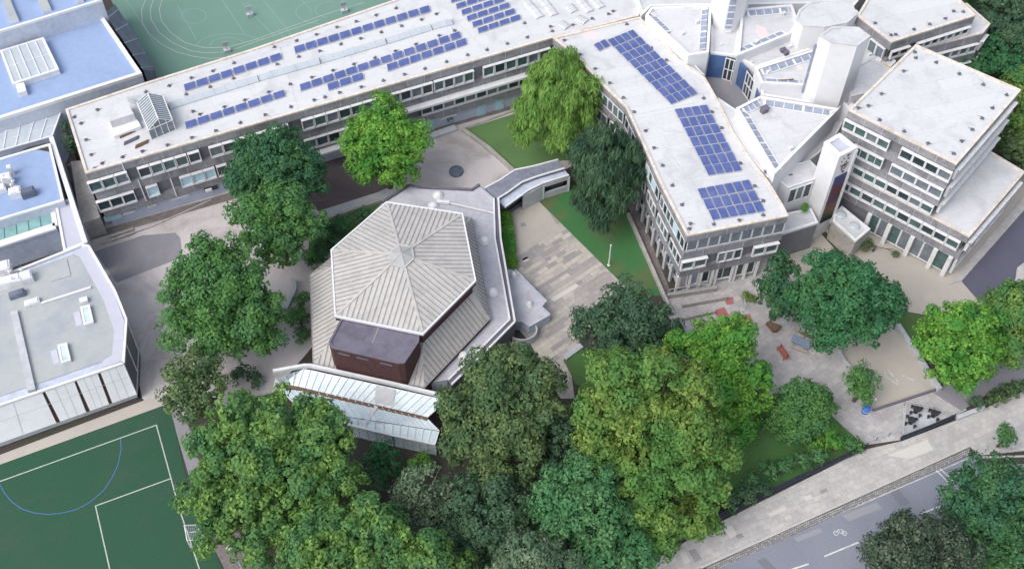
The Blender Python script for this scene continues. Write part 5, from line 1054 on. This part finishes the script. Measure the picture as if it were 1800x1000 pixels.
shrub('dark undergrowth between the huge lime tree and the glasshouse', [(650, 862, 26), (628, 835, 24), (690, 905, 18), (640, 895, 22)], 2.0, 'dusk')
shrub('dark undergrowth under the thin grey tree', [(770, 930, 26), (800, 920, 24), (760, 960, 24), (880, 980, 30), (850, 1000, 30)], 2.5, 'dark')
shrub('small bright shrub at the right foot of the glasshouse', [(742, 812, 14), (728, 818, 14), (752, 822, 10)], 1.5, 'bright')
shrub('shady shrub in the round bed left of the hall', [(430, 655, 16), (450, 668, 14), (415, 662, 12)], 1.0, 'dusk')
shrub('green shrubs in the shady bed behind the hall', [(570, 420, 22), (600, 400, 20), (640, 382, 14), (560, 450, 20), (590, 430, 18)], 1.0, 'dark')
shrub('narrow shrub between the sunken court and the hall wall', [(530, 530, 16), (520, 560, 18), (530, 590, 16), (528, 555, 15)], 1.2, 'mid')
shrub('bright bush at the gate end of the railings', [(1452, 765, 18), (1470, 780, 14), (1440, 780, 16)], 1.6, 'bright')
shrub('low green bush beside the bright bush by the gate', [(1430, 785, 16), (1490, 782, 16), (1508, 785, 10)], 1.0, 'mid')
shrub('row of dark green bushes along the railings', [(1350, 830, 18), (1380, 822, 16), (1410, 812, 16), (1440, 803, 14), (1320, 845, 16)], 1.2, 'bluegreen')
shrub('purple tinged bush at the near end of the railings', [(1310, 868, 18), (1285, 880, 18), (1340, 860, 14)], 1.2, 'dusk')
shrub('blue green bush behind the railings under the yellow tree', [(1318, 745, 18), (1330, 735, 14), (1300, 760, 14)], 1.5, 'emerald')
shrub('hedge plants along the right end of the street railings', [(1738, 705, 12), (1755, 697, 13), (1772, 690, 13), (1790, 682, 13)], 1.0, 'olive')
shrub('dark little shrub by the railing end of the fenced tables', [(1722, 708, 9), (1712, 706, 8)], .9, 'dusk')
shrub('pair of dark conifers against the blue wall of the long block', [(777, 204, 7), (790, 207, 7)], 1.0, 'dusk', .22)
shrub('grassy yellow green tuft on the terrace by the wing', [(1312, 520, 7), (1322, 526, 8)], .5, 'yellow', .25)
shrub('dark climbing plant in the alley at the end of the long block', [(122, 245, 10), (126, 262, 11), (115, 225, 7)], 4.5, 'dusk')
shrub('low planting beside the green corner of the forecourt', [(1574, 446, 5), (1528, 428, 7), (1520, 436, 5)], .8, 'olive', .22)
shrub('shrub sprouting on the white terrace by the entrance cube', [(1414, 368, 5), (1416, 362, 4)], 5.6, 'bright', .2)
# clipped hedge along the podium
P = UP([(876, 376), (893, 372), (903, 466), (889, 470)], 1.1); t = thing('clipped_hedge', 'narrow clipped bright green hedge between the podium and the slab patio', 'hedge', base(P)); b = MB(); b.prism(inset(P, .12), 0, .95); b.build('stem_mass', 'soil', t)
pc = np.array(P); n = 5200; s_, q_ = rng.random(n), rng.random(n); bot = pc[0] + (pc[1] - pc[0]) * s_[:, None]; top = pc[3] + (pc[2] - pc[3]) * s_[:, None]; xy = bot + (top - bot) * q_[:, None]
lob = [(float(x), float(y), .75, .42, 1.0) for x, y in xy[:170]]; leaf_cloud('crown', lob, t, 'bright', .17, 60)
# ------------------------------------------------------------------ small things in the yards and on the street
def railing(name, label, pxs, h=1.3, low=.45, sp=.45, wallm='rail', cat='railing', rail_m='rail'):
    t = thing(name, label, cat, U3(*pxs[0])); b, r, l = MB(), MB(), MB()
    for a, c in zip(pxs[:-1], pxs[1:]):
        a, c = Vector(U3(*a)), Vector(U3(*c)); n = max(1, int((c - a).length / sp))
        if low: l.bar((a.x, a.y, low / 2 + .06), (c.x, c.y, low / 2 + .06), .3, low + .12)
        for z in (h, h * .55 + low * .4): r.bar((a.x, a.y, z), (c.x, c.y, z), .06)
        for k in range(n + 1): p = a.lerp(c, k / n); b.box((p.x, p.y, h / 2 + .02), (.05, .05, h), 0)
    r.build('top_rail', rail_m, t); b.build('baluster', rail_m, t)
    if low: l.build('plinth', wallm, t)
    return t
railing('railing', 'dark railings on a low plinth between the shrub bed and the pavement', [(1235, 925), (1300, 893), (1400, 845), (1521, 789)], 1.4, .6)
railing('gate', 'low curved pale gate rail across the entrance to the yard', [(1523, 782), (1540, 774), (1562, 766), (1583, 762)], 1.0, 0, .7, cat='gate', rail_m='alu')
railing('railing', 'dark railings in front of the three fenced tables', [(1583, 773), (1630, 755), (1676, 735)], 1.0, .45)
railing('fence', 'thin fence round the back of the fenced table area', [(1584, 768), (1590, 712), (1640, 722), (1674, 734)], .9, 0, .8, cat='fence', rail_m='alu')
railing('railing', 'dark railings beside the hedge at the right edge of the street', [(1722, 716), (1760, 700), (1830, 670)], 1.2, .5)
railing('handrail', 'grey handrail beside the terrace steps below the wing', [(1300, 520), (1306, 530), (1309, 545)], .9, 0, .5, cat='handrail', rail_m='alu')
railing('handrail', 'grey rail along the top terrace wall below the wing', [(1174, 523), (1258, 510)], 1.7, 0, .8, cat='handrail', rail_m='alu')
sheet('fenced_yard', [(1588, 716), (1672, 734), (1586, 766)], .03, 'paleconc')
for k, (x, y, lab) in enumerate(((1609, 724, 'dark round table nearest the games square in the fenced corner'), (1640, 731, 'dark round table nearest the street wall end in the fenced corner'), (1600, 743, 'dark round table nearest the gate in the fenced corner'))):
    p = U(x, y); t = thing('round_table', lab, 'table', (*p, 0), 'round tables in the fenced corner')
    b = MB(); b.lathe((*p, .68), [(.42, 0), (.45, .02), (.45, .06), (.1, .07)], 18); b.build('tabletop', 'black', t)
    b = MB(); b.lathe((*p, 0), [(.3, 0), (.28, .04), (.07, .08), (.07, .67)], 12); b.build('pedestal', 'black', t)
    for q in range(4):
        a = q * math.pi / 2 + .4; c = (p[0] + .72 * math.cos(a), p[1] + .72 * math.sin(a)); b = MB(); b.lathe((*c, 0), [(.18, 0), (.06, .05), (.06, .4), (.2, .42), (.2, .47), (.02, .48)], 10); b.build('stool', 'black', t)
# blue bin with a pale post, red bench, table, bed edging
p = U(1520, 724); b = MB(); b.lathe((*p, 0), [(.36, 0), (.42, .06), (.48, .85), (.5, .9), (.46, .96), (.3, 1.05), (.04, 1.1)], 16); t = thing('litter_bin', 'bright blue round bin beside the small tree', 'bin', (*p, 0)); b.build('drum', 'bluepaint', t); b = MB(); b.lathe((*p, .5), [(.475, 0), (.49, .03), (.49, .1), (.47, .13)], 16, 0); b.build('band', 'alu', t)
p = U(1531, 718); b = MB(); b.tube([(*p, 0), (*p, 2.0)], [.06, .05], 8); b.lathe((*p, 2.0), [(.05, 0), (.14, .05), (.14, .25), (.04, .32)], 10); tag(b.build('post', 'alu', org=(*p, 0)), 'slim pale post next to the blue bin', 'post')
def bench(label, a, c, m, w=.5):
    a, c = Vector(U3(*a)), Vector(U3(*c)); t = thing('bench', label, 'bench', tuple(a)); d = (c - a).normalized(); s = Vector((-d.y, d.x, 0)); b = MB()
    for k in range(4): o = s * (w * (k / 3 - .5)); b.bar(a + o + Vector((0, 0, .45)), c + o + Vector((0, 0, .45)), .1, .05)
    b.build('seat', m, t); b = MB()
    for k in range(2): o = s * (w * .62); z = .65 + .2 * k; b.bar(a + o + Vector((0, 0, z)), c + o + Vector((0, 0, z)), .05, .12)
    b.build('backrest', m, t)
    for u in (.1, .9):
        q = a.lerp(c, u); b = MB(); b.bar(q + s * w * .5, q + s * w * .5 + Vector((0, 0, .9)), .07); b.bar(q - s * w * .45, q - s * w * .45 + Vector((0, 0, .42)), .07); b.bar(q - s * w * .45 + Vector((0, 0, .4)), q + s * w * .5 + Vector((0, 0, .4)), .06); b.build('leg', 'rail', t)
    return t
bench('red slatted bench standing askew on the paved yard', (1367, 612), (1381, 634), 'red', .45)
a = Vector(U3(1406, 606)); t = thing('picnic_table', 'blue grey topped table with side benches on the paved yard', 'table', tuple(a)); ang = gang((1388, 598), (1426, 612)); ca, sa = math.cos(ang), math.sin(ang)
def loc(u, v, z): return (a.x + u * ca - v * sa, a.y + u * sa + v * ca, z)
b = MB(); b.box(loc(0, 0, .74), (2.3, 1.1, .07), ang); b.build('tabletop', 'tablegrey', t)
for v in (-.95, .95): b = MB(); b.box(loc(0, v, .44), (2.3, .3, .06), ang); b.build('seat', 'stone', t)
for u in (-.8, .8): b = MB(); b.bar(loc(u, -.95, .38), loc(u, .95, .38), .09); b.bar(loc(u, -.6, 0), loc(u, -.2, .7), .09); b.bar(loc(u, .6, 0), loc(u, .2, .7), .09); b.build('leg', 'stone', t)
b = MB(); q = UP([(1398, 584), (1424, 590), (1432, 602), (1428, 606)], 0); b.prism(q, 0, .35, 0); b.ring(inset(q, -.12), inset(q, .02), .2, .42, 1); tag(b.build('planter', ['wood', 'stone'], org=(*q[0], 0)), 'low brown planter with pale edging under the emerald tree', 'planter')
b = MB(); q = UP([(1347, 566), (1352, 564), (1374, 572), (1366, 580), (1360, 580)], .6); b.prism(q, 0, .6, 0); tag(b.build('storage_box', 'wood', org=(*q[0], 0)), 'dark brown low box at the foot of the smaller dark tree', 'box')
p = U(802, 303); b = MB(); b.lathe((*p, 0), [(.95, 0), (.98, .04), (.95, .36), (.88, .42), (.7, .42), (.66, .3), (.02, .28)], 20); tag(b.build('round_planter', 'slate', org=(*p, 0)), 'low dark round planter alone on the paved court', 'planter')
p = U(677, 276 + 0); p = U(1070, 466); q = Vector((*p, 0)); b = MB(); b.tube([q, q + Vector((0, 0, 4.0))], [.09, .06], 8); b.lathe((q.x, q.y, 4.0), [(.06, 0), (.12, .03), (.1, .12), (.02, .17)], 8); b.lathe((q.x, q.y, 0), [(.2, 0), (.2, .05), (.1, .1)], 10); tag(b.build('flagpole', 'white', org=tuple(q)), 'slim white pole standing on the east lawn', 'pole')
def lamp(label, x, y, h, dx, dy):
    p = U(x, y); t = thing('street_lamp', label, 'lamp', (*p, 0)); b = MB(); b.tube([(*p, 0), (*p, .8), (*p, h)], [.11, .09, .06], 8); b.bar((*p, h), (p[0] + dx, p[1] + dy, h + .15), .07); b.build('pole', 'alu', t)
    b = MB(); e = (p[0] + dx * 1.2, p[1] + dy * 1.2); b.lathe((*e, h + .02), [(.1, 0), (.34, .06), (.36, .16), (.22, .28), (.04, .32)], 12); b.build('lamp_head', 'white', t); return t
lamp('white headed lamp beside the large tree on the brown yard', 318, 650, 4.5, -.3, .1); lamp('white headed lamp by the huge lime tree at the pitch side', 425, 998, 5.0, -.3, .1); lamp('small white lamp at the path beside the pitch edge', 352, 790, 2.5, 0, .1)
for k, (x, y, lab) in enumerate(((296, 470 - 32, 'white headed post light by the wall of the long block at the left'), )): pass
p = U(338, 350); b = MB(); b.box((*p, .55), (.6, .6, 1.0), A_MAIN); b.box((*p, 1.1), (.68, .68, .1), A_MAIN); b.box((p[0], p[1] - .36, .05), (.5, .1, .1), A_MAIN); tag(b.build('wheelie_bin', 'bluepaint', org=(*p, 0)), 'blue wheeled bin against the wall of the long block', 'bin')
# stepped stone terraces below the wing are built as walls above; small goal at the pitch corner
g = [U(332, 938), U(368, 924)]; t = thing('football_goal', 'white framed goal with a net at the lower right of the pitch', 'goal', (*g[0], 0)); b = MB(); a, c = Vector((*U(336, 962), 0)), Vector((*U(331, 936), 0)); d = Vector((*U(371, 956), 0)) - a; d = d.normalized() * 1.3
for q in (a, c): b.bar(q, q + Vector((0, 0, 1.9)), .1); b.bar(q + d, q + d + Vector((0, 0, 1.5)), .07); b.bar(q + Vector((0, 0, 1.9)), q + d + Vector((0, 0, 1.5)), .07); b.bar(q, q + d, .07)
b.bar(a + Vector((0, 0, 1.9)), c + Vector((0, 0, 1.9)), .1); b.bar(a + d, c + d, .07); b.bar(a + d + Vector((0, 0, 1.5)), c + d + Vector((0, 0, 1.5)), .06); b.build('frame', 'white', t)
n_ = MB()
for k in range(11): q = a.lerp(c, k / 10); n_.bar(q + d, q + d + Vector((0, 0, 1.5)), .02); n_.bar(q + Vector((0, 0, 1.88)), q + d + Vector((0, 0, 1.5)), .02)
for k in range(8): q = d + Vector((0, 0, k * .2)); n_.bar(a + q, c + q, .02); u = k / 7; n_.bar(a + d * u + Vector((0, 0, 1.9 - .4 * u)), c + d * u + Vector((0, 0, 1.9 - .4 * u)), .02)
n_.build('net', 'joint', t)
for x, y, lab in ((583 , 22, 'small grey goal frame at the right end of the ball court'), (400, 92, 'small grey basketball stand by the near edge of the ball court'), (440, 29, 'small grey equipment box in the middle of the ball court')):
    p = U(x if x != 583 else 606, y); b = MB(); b.box((p[0], p[1], .3), (1.0, .6, .5), A_MAIN); b.tube([(*p, .5), (*p, 1.7)], [.08, .08], 8); b.box((p[0], p[1] - .1, 1.7), (.9, .08, .6), A_MAIN); tag(b.build('court_stand', 'paleconc', org=(*p, 0)), lab, 'sports stand')
for x, y, lab in ((1728, 793, 'short pale bollard left of the pair by the kerb'), (1776, 792, 'short pale bollard right of the young tree')):
    p = U(x, y); b = MB(); b.lathe((*p, .12), [(.13, 0), (.12, .7), (.14, .75), (.1, .85), (.02, .9)], 10); tag(b.build('bollard', 'alu', org=(*p, .12)), lab, 'bollard', 'bollards by the kerb')
b = MB(); q = U(1002, 535); b.box((*q, .05), (.8, .8, .08), A_PATIO); b.box((*q, .09), (.55, .55, .06), A_PATIO, 1); tag(b.build('manhole_cover', ['stone', 'patio'], org=(*q, 0)), 'square manhole cover on the slab patio near the porch', 'manhole')
